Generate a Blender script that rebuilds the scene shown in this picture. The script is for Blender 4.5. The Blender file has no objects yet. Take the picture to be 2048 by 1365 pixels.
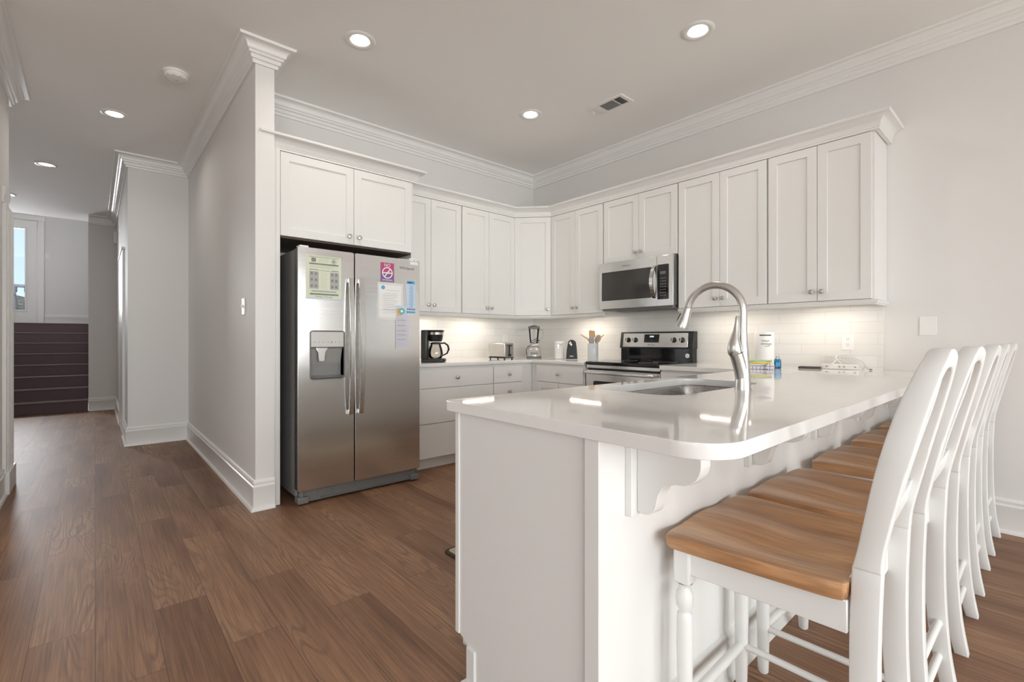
import bpy, bmesh, math, random
from mathutils import Vector, Matrix
random.seed(7)
PI = math.pi
SC = bpy.context.scene
COL = SC.collection
RAD = math.radians

# ------------------------------------------------------------------ camera
cam_d = bpy.data.cameras.new('camera')
cam_d.sensor_width = 36
cam_d.lens = 947 / 2048 * 36
cam_d.shift_y = -3.5 / 2048
cam_d.clip_start = 0.05
cam_d.clip_end = 300
cam = bpy.data.objects.new('camera', cam_d)
COL.objects.link(cam)
cam.location = (0, 0, 1.12)
cam.rotation_euler = (RAD(90), 0, math.atan2(1076, 947) - RAD(90))
SC.camera = cam
# ------------------------------------------------------------------ view, world, light
SC.view_settings.view_transform = 'Standard'
SC.view_settings.look = 'None'
SC.view_settings.gamma = 1
SC.view_settings.use_curve_mapping = False
SC.view_settings.exposure = 0.57
try:
    SC.cycles.diffuse_bounces = 6
    SC.cycles.max_bounces = 12
    SC.cycles.transparent_max_bounces = 16
    SC.cycles.caustics_reflective = False
    SC.cycles.sample_clamp_indirect = 6
except Exception:
    pass
W = bpy.data.worlds.new('world')
SC.world = W
W.use_nodes = True
_n = W.node_tree.nodes; _l = W.node_tree.links
_sky = _n.new('ShaderNodeTexSky')
_sky.sky_type = 'HOSEK_WILKIE'
_sky.sun_direction = Vector((-0.45, -0.75, 0.75)).normalized()
_sky.turbidity = 2.6
_n['Background'].inputs['Strength'].default_value = 3.2
_hz = _n.new('ShaderNodeMix'); _hz.data_type = 'RGBA'; _hz.inputs[0].default_value = .55; _hz.inputs[7].default_value = (.19, .225, .27, 1)
_l.new(_sky.outputs[0], _hz.inputs[6]); _l.new(_hz.outputs[2], _n['Background'].inputs['Color'])

def area(name, loc, rot, sx, sy, energy, color=(1, 1, 1), spread=None):
    d = bpy.data.lights.new(name, 'AREA'); d.shape = 'RECTANGLE'
    d.size = sx; d.size_y = sy; d.energy = energy; d.color = color
    if spread: d.spread = RAD(spread)
    o = bpy.data.objects.new(name, d); COL.objects.link(o)
    o.location = loc; o.rotation_euler = rot
    return o
DAY = (0.98, 1.0, 0.985)
WIN_BACK = [(-3.4, -1.5), (-1.2, 0.7), (1.0, 3.2)]     # x ranges of the windows behind the camera
for i, (a, b) in enumerate(WIN_BACK):
    area('daylight_back', ((a + b) / 2, -4.62, 1.20), (RAD(-64), 0, PI), b - a, 2.3, 100, DAY)
FILL_SIDE = [(-3.2, -1.2), (-0.6, 1.4)]                 # y ranges of unseen left windows, added for fill light
for i, (a, b) in enumerate(FILL_SIDE):
    area('side_window_fill', (-5.26, (a + b) / 2, 1.45), (RAD(90), 0, RAD(-90)), b - a, 1.9, 24, DAY)  # fill lamps outside the added left windows
area('daylight_right', (4.14, -2.4, 1.65), (RAD(90), 0, RAD(90)), 2.1, 1.5, 50, DAY)
area('daylight_hall', (-3.28, 6.4, 1.95), (RAD(90), 0, RAD(-90)), 1.3, 0.9, 5, (.97, .98, 1))
area('daylight_stair', (-1.27, 13.3, 2.5), (RAD(90), 0, PI), 0.6, 1.5, 90, (.95, .97, 1))

# ------------------------------------------------------------------ materials
MATS = {}
def new_mat(name):
    m = bpy.data.materials.new(name); m.use_nodes = True
    MATS[name] = m
    return m, m.node_tree.nodes, m.node_tree.links, m.node_tree.nodes['Principled BSDF']
def setp(b, **k):
    mp = dict(col='Base Color', rough='Roughness', metal='Metallic', spec='Specular IOR Level', trans='Transmission Weight',
              ior='IOR', alpha='Alpha', coat='Coat Weight', coatr='Coat Roughness', emis='Emission Strength', ecol='Emission Color',
              aniso='Anisotropic', sheen='Sheen Weight')
    for q, v in k.items():
        if q in ('col', 'ecol'): v = (v[0], v[1], v[2], 1)
        b.inputs[mp[q]].default_value = v
def srgb(r, g, b):
    f = lambda c: ((c / 255) / 12.92 if c / 255 <= .04045 else ((c / 255 + .055) / 1.055) ** 2.4)
    return (f(r), f(g), f(b))
def mat(name, col, rough=.5, noise=.03, nscale=6, bump=0, bscale=200, stretch=None, **k):
    """principled with a faint procedural colour mottling and optional fine bump"""
    m, n, l, b = new_mat(name)
    setp(b, rough=rough, **k)
    tc = n.new('ShaderNodeTexCoord'); mp = n.new('ShaderNodeMapping')
    if stretch: mp.inputs['Scale'].default_value = stretch
    l.new(tc.outputs['Object'], mp.inputs[0])
    nz = n.new('ShaderNodeTexNoise'); nz.inputs['Scale'].default_value = nscale; nz.inputs['Detail'].default_value = 4
    l.new(mp.outputs[0], nz.inputs['Vector'])
    mx = n.new('ShaderNodeMix'); mx.data_type = 'RGBA'
    mx.inputs[6].default_value = tuple(c * (1 - noise) for c in col) + (1,)
    mx.inputs[7].default_value = tuple(min(1, c * (1 + noise)) for c in col) + (1,)
    l.new(nz.outputs[0], mx.inputs[0]); l.new(mx.outputs[2], b.inputs['Base Color'])
    if bump:
        n2 = n.new('ShaderNodeTexNoise'); n2.inputs['Scale'].default_value = bscale; n2.inputs['Detail'].default_value = 3
        l.new(mp.outputs[0], n2.inputs['Vector'])
        bp = n.new('ShaderNodeBump'); bp.inputs['Strength'].default_value = bump; bp.inputs['Distance'].default_value = .002
        l.new(n2.outputs[0], bp.inputs['Height']); l.new(bp.outputs[0], b.inputs['Normal'])
    return m
WALL = mat('wall_paint', (.765, .756, .742), .6, .01, 1.5, bump=.06, bscale=350)
CEIL = mat('ceiling_paint', (.885, .875, .86), .75, .01, 1.2, bump=.08, bscale=250)
TRIM = mat('trim_paint', (.83, .825, .81), .32, .008, 2)
CAB = mat('cabinet_paint', (.765, .76, .745), .34, .008, 2)
PEN = mat('peninsula_paint', (.76, .76, .745), .34, .01, 2)
CHAIRW = mat('stool_paint', (.77, .775, .765), .36, .03, 9)
QUARTZ = mat('quartz', (.79, .785, .77), .045, .03, 14)
NICKEL = mat('brushed_nickel', (.60, .585, .56), .30, .04, 30, metal=1.0)
CHROME = mat('chrome', (.78, .77, .75), .12, .02, 20, metal=1.0)
BLACKP = mat('black_plastic', (.018, .018, .019), .32, .1, 20)
BLACKG = mat('black_glass', (.008, .008, .009), .06, .1, 5)
DGREY = mat('dark_grey_plastic', (.16, .158, .155), .45, .05, 20)
FSIDE = mat('fridge_side', (.24, .238, .232), .45, .04, 30, bump=.1, bscale=600)
GREYP = mat('grey_plastic', (.36, .355, .345), .4, .05, 20)
LGREY = mat('light_grey_plastic', (.6, .59, .57), .3, .03, 20)
WHITEP = mat('white_plastic', (.84, .83, .81), .3, .01, 10)
CERW = mat('crock_glaze', (.62, .63, .65), .2, .04, 12)
MWGL = mat('microwave_glass', (.05, .048, .045), .10, .1, 5)  # lighter grey base colour stands in for reflections in the door glass
SILV = mat('silver_plastic', (.55, .54, .53), .3, .03, 12, metal=.6)
CARPET = mat('stair_carpet', (.15, .105, .118), .95, .35, 130, bump=.9, bscale=420, sheen=.3)
STRIPE = mat('carpet_nosing', (.24, .19, .18), .95, .2, 130, bump=.6, bscale=420)
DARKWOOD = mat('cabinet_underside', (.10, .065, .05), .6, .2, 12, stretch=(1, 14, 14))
SILI = mat('grey_silicone', (.40, .38, .37), .5, .04, 12)
WOODL = mat('beech', (.60, .36, .17), .45, .15, 14, stretch=(10, 10, 1))
PAPERW = mat('paper_white', (.80, .80, .80), .6, .02, 5)
PAPERG = mat('paper_green', (.66, .71, .56), .6, .03, 5)
PAPERB = mat('paper_blue', (.55, .65, .78), .55, .06, 8)
PAPERV = mat('paper_lilac', (.60, .60, .68), .55, .02, 8)
SLEEVE = mat('plastic_sleeve', (.70, .69, .67), .15, .03, 20, coat=.6)
INK = mat('ink', (.05, .05, .05), .6, .1, 30)
INKG = mat('ink_grey', (.22, .24, .20), .6, .25, 60)
INKM = mat('ink_mid', (.40, .40, .40), .6, .1, 60)
INKB = mat('ink_blue', (.10, .35, .62), .5, .2, 30)
INKR = mat('ink_magenta', (.45, .06, .18), .5, .1, 30)
INKP = mat('ink_purple', (.20, .10, .28), .5, .1, 30)
INKT = mat('ink_teal', (.10, .45, .42), .5, .3, 60)
INKO = mat('ink_orange', (.75, .36, .08), .5, .3, 60)
GREENT = mat('towel_green', (.42, .66, .53), .9, .15, 80, bump=.5)
YELLT = mat('towel_yellow', (.88, .68, .12), .9, .1, 80, bump=.5)
WHITET = mat('towel_white', (.78, .77, .76), .9, .03, 60, bump=.5)
WIRE = mat('white_wire', (.72, .71, .69), .4, .02, 20)
BROWN = mat('dark_brown_plastic', (.05, .032, .028), .4, .1, 20)
MATB = mat('mat_binding', (.05, .035, .025), .8, .2, 60)
EXTW = mat('deck_rail_paint', (.12, .12, .14), .6, .1, 12)
DIRT = mat('crawl_dark', (.3, .3, .3), .9)

def emis_mat(name, col, s):
    m, n, l, b = new_mat(name); setp(b, col=(1, 1, 1), rough=.5, ecol=col, emis=s); return m
LAMP = emis_mat('lamp_lens', (1, .95, .84), 5)
UCL = emis_mat('under_cabinet_lens', (1, .88, .72), 4)
DISP = emis_mat('display_digits', (.8, .9, 1), 1.6)

def glassy(name, tint=(1, 1, 1), refl=.06, rough=0.0, dens=0.0):
    """thin clear pane: transparent with a fresnel-driven mirror coat"""
    m, n, l, b = new_mat(name)
    n.remove(b)
    t = n.new('ShaderNodeBsdfTransparent'); t.inputs[0].default_value = tuple(tint) + (1,)
    g = n.new('ShaderNodeBsdfGlossy'); g.inputs['Roughness'].default_value = rough
    f = n.new('ShaderNodeFresnel'); f.inputs[0].default_value = 1.45
    mx = n.new('ShaderNodeMixShader')
    ad = n.new('ShaderNodeMath'); ad.operation = 'ADD'; ad.inputs[1].default_value = refl; ad.use_clamp = True
    l.new(f.outputs[0], ad.inputs[0])
    l.new(ad.outputs[0], mx.inputs[0]); l.new(t.outputs[0], mx.inputs[1]); l.new(g.outputs[0], mx.inputs[2])
    l.new(mx.outputs[0], n['Material Output'].inputs[0])
    return m
PANE = glassy('window_glass', (1, 1, 1), 0.0)
JAR = glassy('jar_glass', (.985, .985, .985), .0)
CARAFE = glassy('carafe_glass', (.75, .73, .71), .06)
BLUEL = glassy('blue_bottle', (.12, .62, .85), .03)

# brushed stainless: grain runs along one object axis
def steel(name, axis, col=(.74, .735, .725), rough=.19, aniso=.6):
    m, n, l, b = new_mat(name); setp(b, metal=1.0, rough=rough)
    tc = n.new('ShaderNodeTexCoord'); mp = n.new('ShaderNodeMapping')
    s = [260, 260, 260]; s[axis] = 2.5
    mp.inputs['Scale'].default_value = s
    l.new(tc.outputs['Object'], mp.inputs[0])
    nz = n.new('ShaderNodeTexNoise'); nz.inputs['Scale'].default_value = 1.0; nz.inputs['Detail'].default_value = 2
    l.new(mp.outputs[0], nz.inputs['Vector'])
    r = n.new('ShaderNodeMapRange'); r.inputs[3].default_value = rough - .04; r.inputs[4].default_value = rough + .06
    l.new(nz.outputs[0], r.inputs[0]); l.new(r.outputs[0], b.inputs['Roughness'])
    mx = n.new('ShaderNodeMix'); mx.data_type = 'RGBA'
    mx.inputs[6].default_value = tuple(c * .96 for c in col) + (1,); mx.inputs[7].default_value = tuple(c * 1.04 for c in col) + (1,)
    l.new(nz.outputs[0], mx.inputs[0]); l.new(mx.outputs[2], b.inputs['Base Color'])
    bp = n.new('ShaderNodeBump'); bp.inputs['Strength'].default_value = .04; bp.inputs['Distance'].default_value = .0005
    l.new(nz.outputs[0], bp.inputs['Height']); l.new(bp.outputs[0], b.inputs['Normal'])
    return m
STEELX = steel('stainless_horizontal', 0)
STEELZ = steel('stainless_vertical', 2, (.62, .61, .59), .25)
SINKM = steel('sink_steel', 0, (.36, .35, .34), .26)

def math_node(n, op, a=None, b=None, v=None):
    x = n.new('ShaderNodeMath'); x.operation = op
    return x
def floor_mat():
    m, n, l, b = new_mat('plank_floor')
    tc = n.new('ShaderNodeTexCoord'); sp = n.new('ShaderNodeSeparateXYZ'); l.new(tc.outputs['Object'], sp.inputs[0])
    cb = n.new('ShaderNodeCombineXYZ'); l.new(sp.outputs[1], cb.inputs[0]); l.new(sp.outputs[0], cb.inputs[1])
    br = n.new('ShaderNodeTexBrick'); br.offset = .37; br.offset_frequency = 2; br.squash = 1
    br.inputs['Scale'].default_value = 1; br.inputs['Brick Width'].default_value = 1.22; br.inputs['Row Height'].default_value = .182
    br.inputs['Mortar Size'].default_value = .0009; br.inputs['Mortar Smooth'].default_value = .2; br.inputs['Bias'].default_value = 0
    br.inputs['Color1'].default_value = (0, 0, 0, 1); br.inputs['Color2'].default_value = (1, 1, 1, 1); br.inputs['Mortar'].default_value = (.5, .5, .5, 1)
    l.new(cb.outputs[0], br.inputs['Vector'])
    # per plank random value -> shift of the grain
    rv = n.new('ShaderNodeMath'); rv.operation = 'MULTIPLY'; rv.inputs[1].default_value = 37.0; l.new(br.outputs['Color'], rv.inputs[0])
    sx = n.new('ShaderNodeMath'); sx.operation = 'MULTIPLY'; sx.inputs[1].default_value = 5.5; l.new(sp.outputs[0], sx.inputs[0])
    sy = n.new('ShaderNodeMath'); sy.operation = 'MULTIPLY'; sy.inputs[1].default_value = .9; l.new(sp.outputs[1], sy.inputs[0])
    g = n.new('ShaderNodeCombineXYZ'); l.new(sx.outputs[0], g.inputs[0]); l.new(sy.outputs[0], g.inputs[1]); l.new(rv.outputs[0], g.inputs[2])
    nz = n.new('ShaderNodeTexNoise'); nz.inputs['Scale'].default_value = 1.0; nz.inputs['Detail'].default_value = 2.5; nz.inputs['Roughness'].default_value = .45
    nz.inputs['Distortion'].default_value = .35
    l.new(g.outputs[0], nz.inputs['Vector'])
    # cathedral rings
    k = n.new('ShaderNodeMath'); k.operation = 'MULTIPLY'; k.inputs[1].default_value = 110; l.new(nz.outputs[0], k.inputs[0])
    si = n.new('ShaderNodeMath'); si.operation = 'SINE'; l.new(k.outputs[0], si.inputs[0])
    ring = n.new('ShaderNodeMapRange'); ring.inputs[1].default_value = .1; ring.inputs[2].default_value = 1; ring.inputs[3].default_value = 0; ring.inputs[4].default_value = 1
    l.new(si.outputs[0], ring.inputs[0])
    # where the rings show
    n3 = n.new('ShaderNodeTexNoise'); n3.inputs['Scale'].default_value = .75; n3.inputs['Detail'].default_value = 2; l.new(g.outputs[0], n3.inputs['Vector'])
    msk = n.new('ShaderNodeMapRange'); msk.inputs[1].default_value = .46; msk.inputs[2].default_value = .62; l.new(n3.outputs[0], msk.inputs[0])
    rm = n.new('ShaderNodeMath'); rm.operation = 'MULTIPLY'; l.new(ring.outputs[0], rm.inputs[0]); l.new(msk.outputs[0], rm.inputs[1])
    # fine pores
    fx = n.new('ShaderNodeVectorMath'); fx.operation = 'MULTIPLY'; fx.inputs[1].default_value = (24, 3.0, 1); l.new(g.outputs[0], fx.inputs[0])
    fn = n.new('ShaderNodeTexNoise'); fn.inputs['Scale'].default_value = 1; fn.inputs['Detail'].default_value = 5; fn.inputs['Roughness'].default_value = .65
    l.new(fx.outputs[0], fn.inputs['Vector'])
    # base tone: mix of two browns by broad noise and by plank
    r1 = n.new('ShaderNodeValToRGB'); e = r1.color_ramp.elements
    e[0].position = .34; e[0].color = srgb(118, 84, 62) + (1,); e[1].position = .72; e[1].color = srgb(162, 126, 97) + (1,)
    el = r1.color_ramp.elements.new(.5); el.color = srgb(143, 107, 81) + (1,)
    ts = n.new('ShaderNodeMath'); ts.operation = 'MULTIPLY_ADD'; ts.inputs[1].default_value = .12; l.new(br.outputs['Color'], ts.inputs[0])
    l.new(n3.outputs[0], ts.inputs[2])
    ts2 = n.new('ShaderNodeMath'); ts2.operation = 'SUBTRACT'; ts2.inputs[1].default_value = .055; l.new(ts.outputs[0], ts2.inputs[0])
    l.new(ts2.outputs[0], r1.inputs[0])
    m1 = n.new('ShaderNodeMix'); m1.data_type = 'RGBA'; m1.blend_type = 'MULTIPLY'; m1.inputs[0].default_value = 1
    fr = n.new('ShaderNodeMapRange'); fr.inputs[1].default_value = .3; fr.inputs[2].default_value = .7; fr.inputs[3].default_value = .62; fr.inputs[4].default_value = 1.28
    l.new(fn.outputs[0], fr.inputs[0]); l.new(r1.outputs[0], m1.inputs[6]); l.new(fr.outputs[0], m1.inputs[7])
    m2 = n.new('ShaderNodeMix'); m2.data_type = 'RGBA'; m2.inputs[7].default_value = srgb(92, 66, 53) + (1,)
    rf = n.new('ShaderNodeMath'); rf.operation = 'MULTIPLY'; rf.inputs[1].default_value = .52; l.new(rm.outputs[0], rf.inputs[0])
    l.new(rf.outputs[0], m2.inputs[0]); l.new(m1.outputs[2], m2.inputs[6])
    # saw marks across the plank
    m3 = n.new('ShaderNodeMix'); m3.data_type = 'RGBA'; m3.inputs[7].default_value = srgb(70, 48, 38) + (1,)
    l.new(br.outputs['Fac'], m3.inputs[0]); l.new(m2.outputs[2], m3.inputs[6]); l.new(m3.outputs[2], b.inputs['Base Color'])
    bp = n.new('ShaderNodeBump'); bp.inputs['Strength'].default_value = .12; bp.inputs['Distance'].default_value = .002
    hh = n.new('ShaderNodeMath'); hh.operation = 'SUBTRACT'; l.new(fn.outputs[0], hh.inputs[0]); l.new(rm.outputs[0], hh.inputs[1])
    l.new(hh.outputs[0], bp.inputs['Height']); l.new(bp.outputs[0], b.inputs['Normal'])
    setp(b, rough=.50, spec=.42)
    return m
FLOOR = floor_mat()

def seat_mat():
    m, n, l, b = new_mat('oak_seat')
    tc = n.new('ShaderNodeTexCoord'); mp = n.new('ShaderNodeMapping'); mp.inputs['Scale'].default_value = (16, 1.8, 16)
    l.new(tc.outputs['Object'], mp.inputs[0])
    nz = n.new('ShaderNodeTexNoise'); nz.inputs['Scale'].default_value = 1; nz.inputs['Detail'].default_value = 5; nz.inputs['Distortion'].default_value = .5
    l.new(mp.outputs[0], nz.inputs['Vector'])
    r = n.new('ShaderNodeValToRGB'); e = r.color_ramp.elements
    e[0].position = .3; e[0].color = srgb(156, 112, 76) + (1,); e[1].position = .72; e[1].color = srgb(208, 168, 128) + (1,)
    el = e.new(.5); el.color = srgb(187, 142, 102) + (1,)
    l.new(nz.outputs[0], r.inputs[0])
    mp2 = n.new('ShaderNodeMapping'); mp2.inputs['Scale'].default_value = (120, 5, 120); l.new(tc.outputs['Object'], mp2.inputs[0])
    n2 = n.new('ShaderNodeTexNoise'); n2.inputs['Scale'].default_value = 1; n2.inputs['Detail'].default_value = 4; l.new(mp2.outputs[0], n2.inputs['Vector'])
    fr = n.new('ShaderNodeMapRange'); fr.inputs[1].default_value = .35; fr.inputs[2].default_value = .65; fr.inputs[3].default_value = .80; fr.inputs[4].default_value = 1.08
    l.new(n2.outputs[0], fr.inputs[0])
    m1 = n.new('ShaderNodeMix'); m1.data_type = 'RGBA'; m1.blend_type = 'MULTIPLY'; m1.inputs[0].default_value = 1
    l.new(r.outputs[0], m1.inputs[6]); l.new(fr.outputs[0], m1.inputs[7]); l.new(m1.outputs[2], b.inputs['Base Color'])
    bp = n.new('ShaderNodeBump'); bp.inputs['Strength'].default_value = .12; bp.inputs['Distance'].default_value = .001
    l.new(n2.outputs[0], bp.inputs['Height']); l.new(bp.outputs[0], b.inputs['Normal'])
    setp(b, rough=.36, spec=.5)
    return m
OAK = seat_mat()

def tile_mat(name, ua):
    """glossy white 3x12 subway tile in running bond, u axis = ua"""
    m, n, l, b = new_mat(name)
    tc = n.new('ShaderNodeTexCoord'); sp = n.new('ShaderNodeSeparateXYZ'); l.new(tc.outputs['Object'], sp.inputs[0])
    cb = n.new('ShaderNodeCombineXYZ'); l.new(sp.outputs[ua], cb.inputs[0]); l.new(sp.outputs[2], cb.inputs[1])
    br = n.new('ShaderNodeTexBrick'); br.offset = .5
    br.inputs['Scale'].default_value = 1; br.inputs['Brick Width'].default_value = .306; br.inputs['Row Height'].default_value = .0775
    br.inputs['Mortar Size'].default_value = .0014; br.inputs['Mortar Smooth'].default_value = .3
    br.inputs['Color1'].default_value = (.79, .775, .755, 1); br.inputs['Color2'].default_value = (.82, .81, .79, 1); br.inputs['Mortar'].default_value = (.66, .645, .62, 1)
    l.new(cb.outputs[0], br.inputs['Vector']); l.new(br.outputs['Color'], b.inputs['Base Color'])
    bp = n.new('ShaderNodeBump'); bp.invert = True; bp.inputs['Strength'].default_value = .5; bp.inputs['Distance'].default_value = .0015
    l.new(br.outputs['Fac'], bp.inputs['Height']); l.new(bp.outputs[0], b.inputs['Normal'])
    setp(b, rough=.14)
    return m
TILEX = tile_mat('subway_tile_left', 0); TILEY = tile_mat('subway_tile_right', 1)

def check_mat():
    m, n, l, b = new_mat('towel_check')
    tc = n.new('ShaderNodeTexCoord')
    mp = n.new('ShaderNodeMapping'); mp.inputs['Scale'].default_value = (42, 42, 42); l.new(tc.outputs['Object'], mp.inputs[0])
    br = n.new('ShaderNodeTexBrick'); br.offset = 0
    br.inputs['Scale'].default_value = 1; br.inputs['Brick Width'].default_value = 1; br.inputs['Row Height'].default_value = 1; br.inputs['Mortar Size'].default_value = .09
    br.inputs['Color1'].default_value = (.78, .77, .78, 1); br.inputs['Color2'].default_value = (.74, .74, .77, 1); br.inputs['Mortar'].default_value = (.25, .22, .42, 1)
    cb = n.new('ShaderNodeSeparateXYZ'); l.new(mp.outputs[0], cb.inputs[0]); c2 = n.new('ShaderNodeCombineXYZ')
    ad = n.new('ShaderNodeMath'); ad.operation = 'ADD'; l.new(cb.outputs[0], ad.inputs[0]); l.new(cb.outputs[1], ad.inputs[1])
    l.new(ad.outputs[0], c2.inputs[0]); l.new(cb.outputs[2], c2.inputs[1])
    l.new(c2.outputs[0], br.inputs['Vector']); l.new(br.outputs[0], b.inputs['Base Color']); setp(b, rough=.9)
    return m
CHECK = check_mat()
def sand_mat():
    m, n, l, b = new_mat('dune_sand')
    tc = n.new('ShaderNodeTexCoord'); nz = n.new('ShaderNodeTexNoise'); nz.inputs['Scale'].default_value = 3; nz.inputs['Detail'].default_value = 8
    l.new(tc.outputs['Object'], nz.inputs['Vector'])
    r = n.new('ShaderNodeValToRGB'); e = r.color_ramp.elements; e[0].position = .35; e[0].color = (.10, .10, .05, 1); e[1].position = .55; e[1].color = (.42, .34, .24, 1)
    l.new(nz.outputs[0], r.inputs[0]); l.new(r.outputs[0], b.inputs['Base Color']); setp(b, rough=.95)
    return m
SAND = sand_mat()

# ------------------------------------------------------------------ mesh builder
WM = {}
class MB:
    def __init__(s, M=None):
        s.bm = bmesh.new(); s.bm.faces.layers.int.new('flat'); s.M = M; s.mats = []; s.mi = 0
    def use(s, m):
        if m not in s.mats: s.mats.append(m)
        s.mi = s.mats.index(m); return s
    def _fin(s, verts, faces, bev=0, seg=2, T=None, ortho=False):
        lay = s.bm.faces.layers.int.get('flat')
        if ortho and not bev:
            for f in faces: f[lay] = 1
        for f in faces:
            if f.is_valid: f.material_index = s.mi
        if bev > 0:
            bmesh.ops.recalc_face_normals(s.bm, faces=[f for f in faces if f.is_valid])
            es = set()
            for f in faces:
                for e in f.edges:
                    if len(e.link_faces) == 2 and e.calc_face_angle(0) > .5: es.add(e)
            r = bmesh.ops.bevel(s.bm, geom=list(es), offset=bev, segments=seg, affect='EDGES', profile=.5, clamp_overlap=True)
            vs = set()
            for v in verts:
                if v.is_valid: vs.add(v)
            for f in r['faces']:
                f.material_index = s.mi
                for v in f.verts: vs.add(v)
            for v in r['verts']: vs.add(v)
            verts = list(vs)
            if ortho:
                for v in verts:
                    for f in v.link_faces:
                        f.normal_update(); n_ = f.normal
                        if max(abs(n_.x), abs(n_.y), abs(n_.z)) > .9999: f[lay] = 1
        M = T if T is not None else None
        if s.M is not None: M = s.M @ M if M is not None else s.M
        if M is not None:
            for v in verts:
                if v.is_valid: v.co = M @ v.co
        return s
    def box(s, x0, x1, y0, y1, z0, z1, bev=0, seg=2, T=None):
        v = [s.bm.verts.new((x, y, z)) for x in (x0, x1) for y in (y0, y1) for z in (z0, z1)]
        q = [(0, 1, 3, 2), (4, 6, 7, 5), (0, 4, 5, 1), (2, 3, 7, 6), (0, 2, 6, 4), (1, 5, 7, 3)]
        f = [s.bm.faces.new([v[i] for i in a]) for a in q]
        return s._fin(v, f, bev, seg, T, True)
    def plate(s, loops, ax, a0, a1, bev=0, seg=2, T=None):
        """loops (first the outline, then holes) of 2-D points extruded along axis ax"""
        def P(p, a):
            return {0: (a, p[0], p[1]), 1: (p[0], a, p[1]), 2: (p[0], p[1], a)}[ax]
        V = []; F = []
        for side in (a0, a1):
            E = []; rows = []
            for L in loops:
                vs = [s.bm.verts.new(P(p, side)) for p in L]; rows.append(vs); V += vs
                for i in range(len(vs)): E.append(s.bm.edges.new((vs[i], vs[(i + 1) % len(vs)])))
            if len(loops) == 1:
                F.append(s.bm.faces.new(rows[0]))
            else:
                r = bmesh.ops.triangle_fill(s.bm, edges=E, use_beauty=True)
                F += [g for g in r['geom'] if isinstance(g, bmesh.types.BMFace)]
            if side == a0: A = rows
            else: B = rows
        for a, b in zip(A, B):
            for i in range(len(a)):
                j = (i + 1) % len(a)
                F.append(s.bm.faces.new((a[i], a[j], b[j], b[i])))
        if bev: return s._fin(V, F, bev, seg, T, True)
        return s._fin(V, F, bev, seg, T)
    def cyl(s, p0, p1, r0, r1=None, n=20, bev=0, T=None):
        r1 = r0 if r1 is None else r1
        return s.tube([p0, p1], [r0, r1], n, T=T, bev=bev)
    def tube(s, pts, r, n=12, cyc=False, T=None, bev=0, caps=True, flat=None):
        pts = [Vector(p) for p in pts]; N = len(pts)
        rs = r if isinstance(r, (list, tuple)) else [r] * N
        def tan(i):
            if cyc: return (pts[(i + 1) % N] - pts[i - 1]).normalized()
            return (pts[min(i + 1, N - 1)] - pts[max(i - 1, 0)]).normalized()
        t = tan(0); up = Vector((0, 0, 1)) if abs(t.z) < .9 else Vector((0, 1, 0))
        a = t.cross(up).normalized(); rings = []
        for i in range(N):
            t = tan(i); a = (a - t * a.dot(t)).normalized(); b = t.cross(a)
            ka, kb = (1, 1) if flat is None else flat
            rings.append([s.bm.verts.new(pts[i] + (a * math.cos(2 * PI * k / n) * ka + b * math.sin(2 * PI * k / n) * kb) * rs[i]) for k in range(n)])
        F = []
        for i in range(N if cyc else N - 1):
            A = rings[i]; B = rings[(i + 1) % N]
            for k in range(n): F.append(s.bm.faces.new((A[k], A[(k + 1) % n], B[(k + 1) % n], B[k])))
        if not cyc and caps:
            F.append(s.bm.faces.new(rings[0][::-1])); F.append(s.bm.faces.new(rings[-1]))
        return s._fin([v for R in rings for v in R], F, bev, 2, T)
    def lathe(s, prof, c=(0, 0, 0), n=28, T=None, sx=1, sy=1):
        """profile (r,z) revolved about z through c"""
        rings = []; V = []
        for r, z in prof:
            if r < 1e-6:
                v = s.bm.verts.new((c[0], c[1], c[2] + z)); rings.append([v]); V.append(v)
            else:
                R = [s.bm.verts.new((c[0] + r * sx * math.cos(2 * PI * k / n), c[1] + r * sy * math.sin(2 * PI * k / n), c[2] + z)) for k in range(n)]
                rings.append(R); V += R
        F = []
        for A, B in zip(rings, rings[1:]):
            if len(A) == 1 and len(B) == 1: continue
            for k in range(n):
                j = (k + 1) % n
                if len(A) == 1: F.append(s.bm.faces.new((A[0], B[j], B[k])))
                elif len(B) == 1: F.append(s.bm.faces.new((A[k], A[j], B[0])))
                else: F.append(s.bm.faces.new((A[k], A[j], B[j], B[k])))
        return s._fin(V, F, 0, 2, T)
    def sweep(s, prof, path, side=1, T=None, caps=True):
        """moulding: profile (offset, z) along an xy path, offset to the left (side=1) or right (-1), mitred"""
        P = [Vector((p[0], p[1])) for p in path]; N = len(P)
        nor = []
        for i in range(N - 1):
            d = (P[i + 1] - P[i]).normalized(); nor.append(Vector((-d.y, d.x)) * side)
        rows = []
        for i in range(N):
            if i == 0: m = nor[0]
            elif i == N - 1: m = nor[-1]
            else:
                m = nor[i - 1] + nor[i]; m = m / max(m.dot(nor[i]), .1)
            rows.append([s.bm.verts.new((P[i].x + m.x * o, P[i].y + m.y * o, z)) for o, z in prof])
        F = []; K = len(prof)
        for A, B in zip(rows, rows[1:]):
            for k in range(K):
                j = (k + 1) % K
                F.append(s.bm.faces.new((A[k], A[j], B[j], B[k])))
        if caps:
            F.append(s.bm.faces.new(rows[0][::-1])); F.append(s.bm.faces.new(rows[-1]))
        return s._fin([v for R in rows for v in R], F, 0, 2, T)
    def grid(s, fn, nu, nv, T=None, closed_v=False):
        R = [[s.bm.verts.new(fn(i / nu, j / nv)) for j in range(nv + 1)] for i in range(nu + 1)]
        F = []
        for i in range(nu):
            for j in range(nv):
                F.append(s.bm.faces.new((R[i][j], R[i + 1][j], R[i + 1][j + 1], R[i][j + 1])))
        return s._fin([v for r in R for v in r], F, 0, 2, T)
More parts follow.
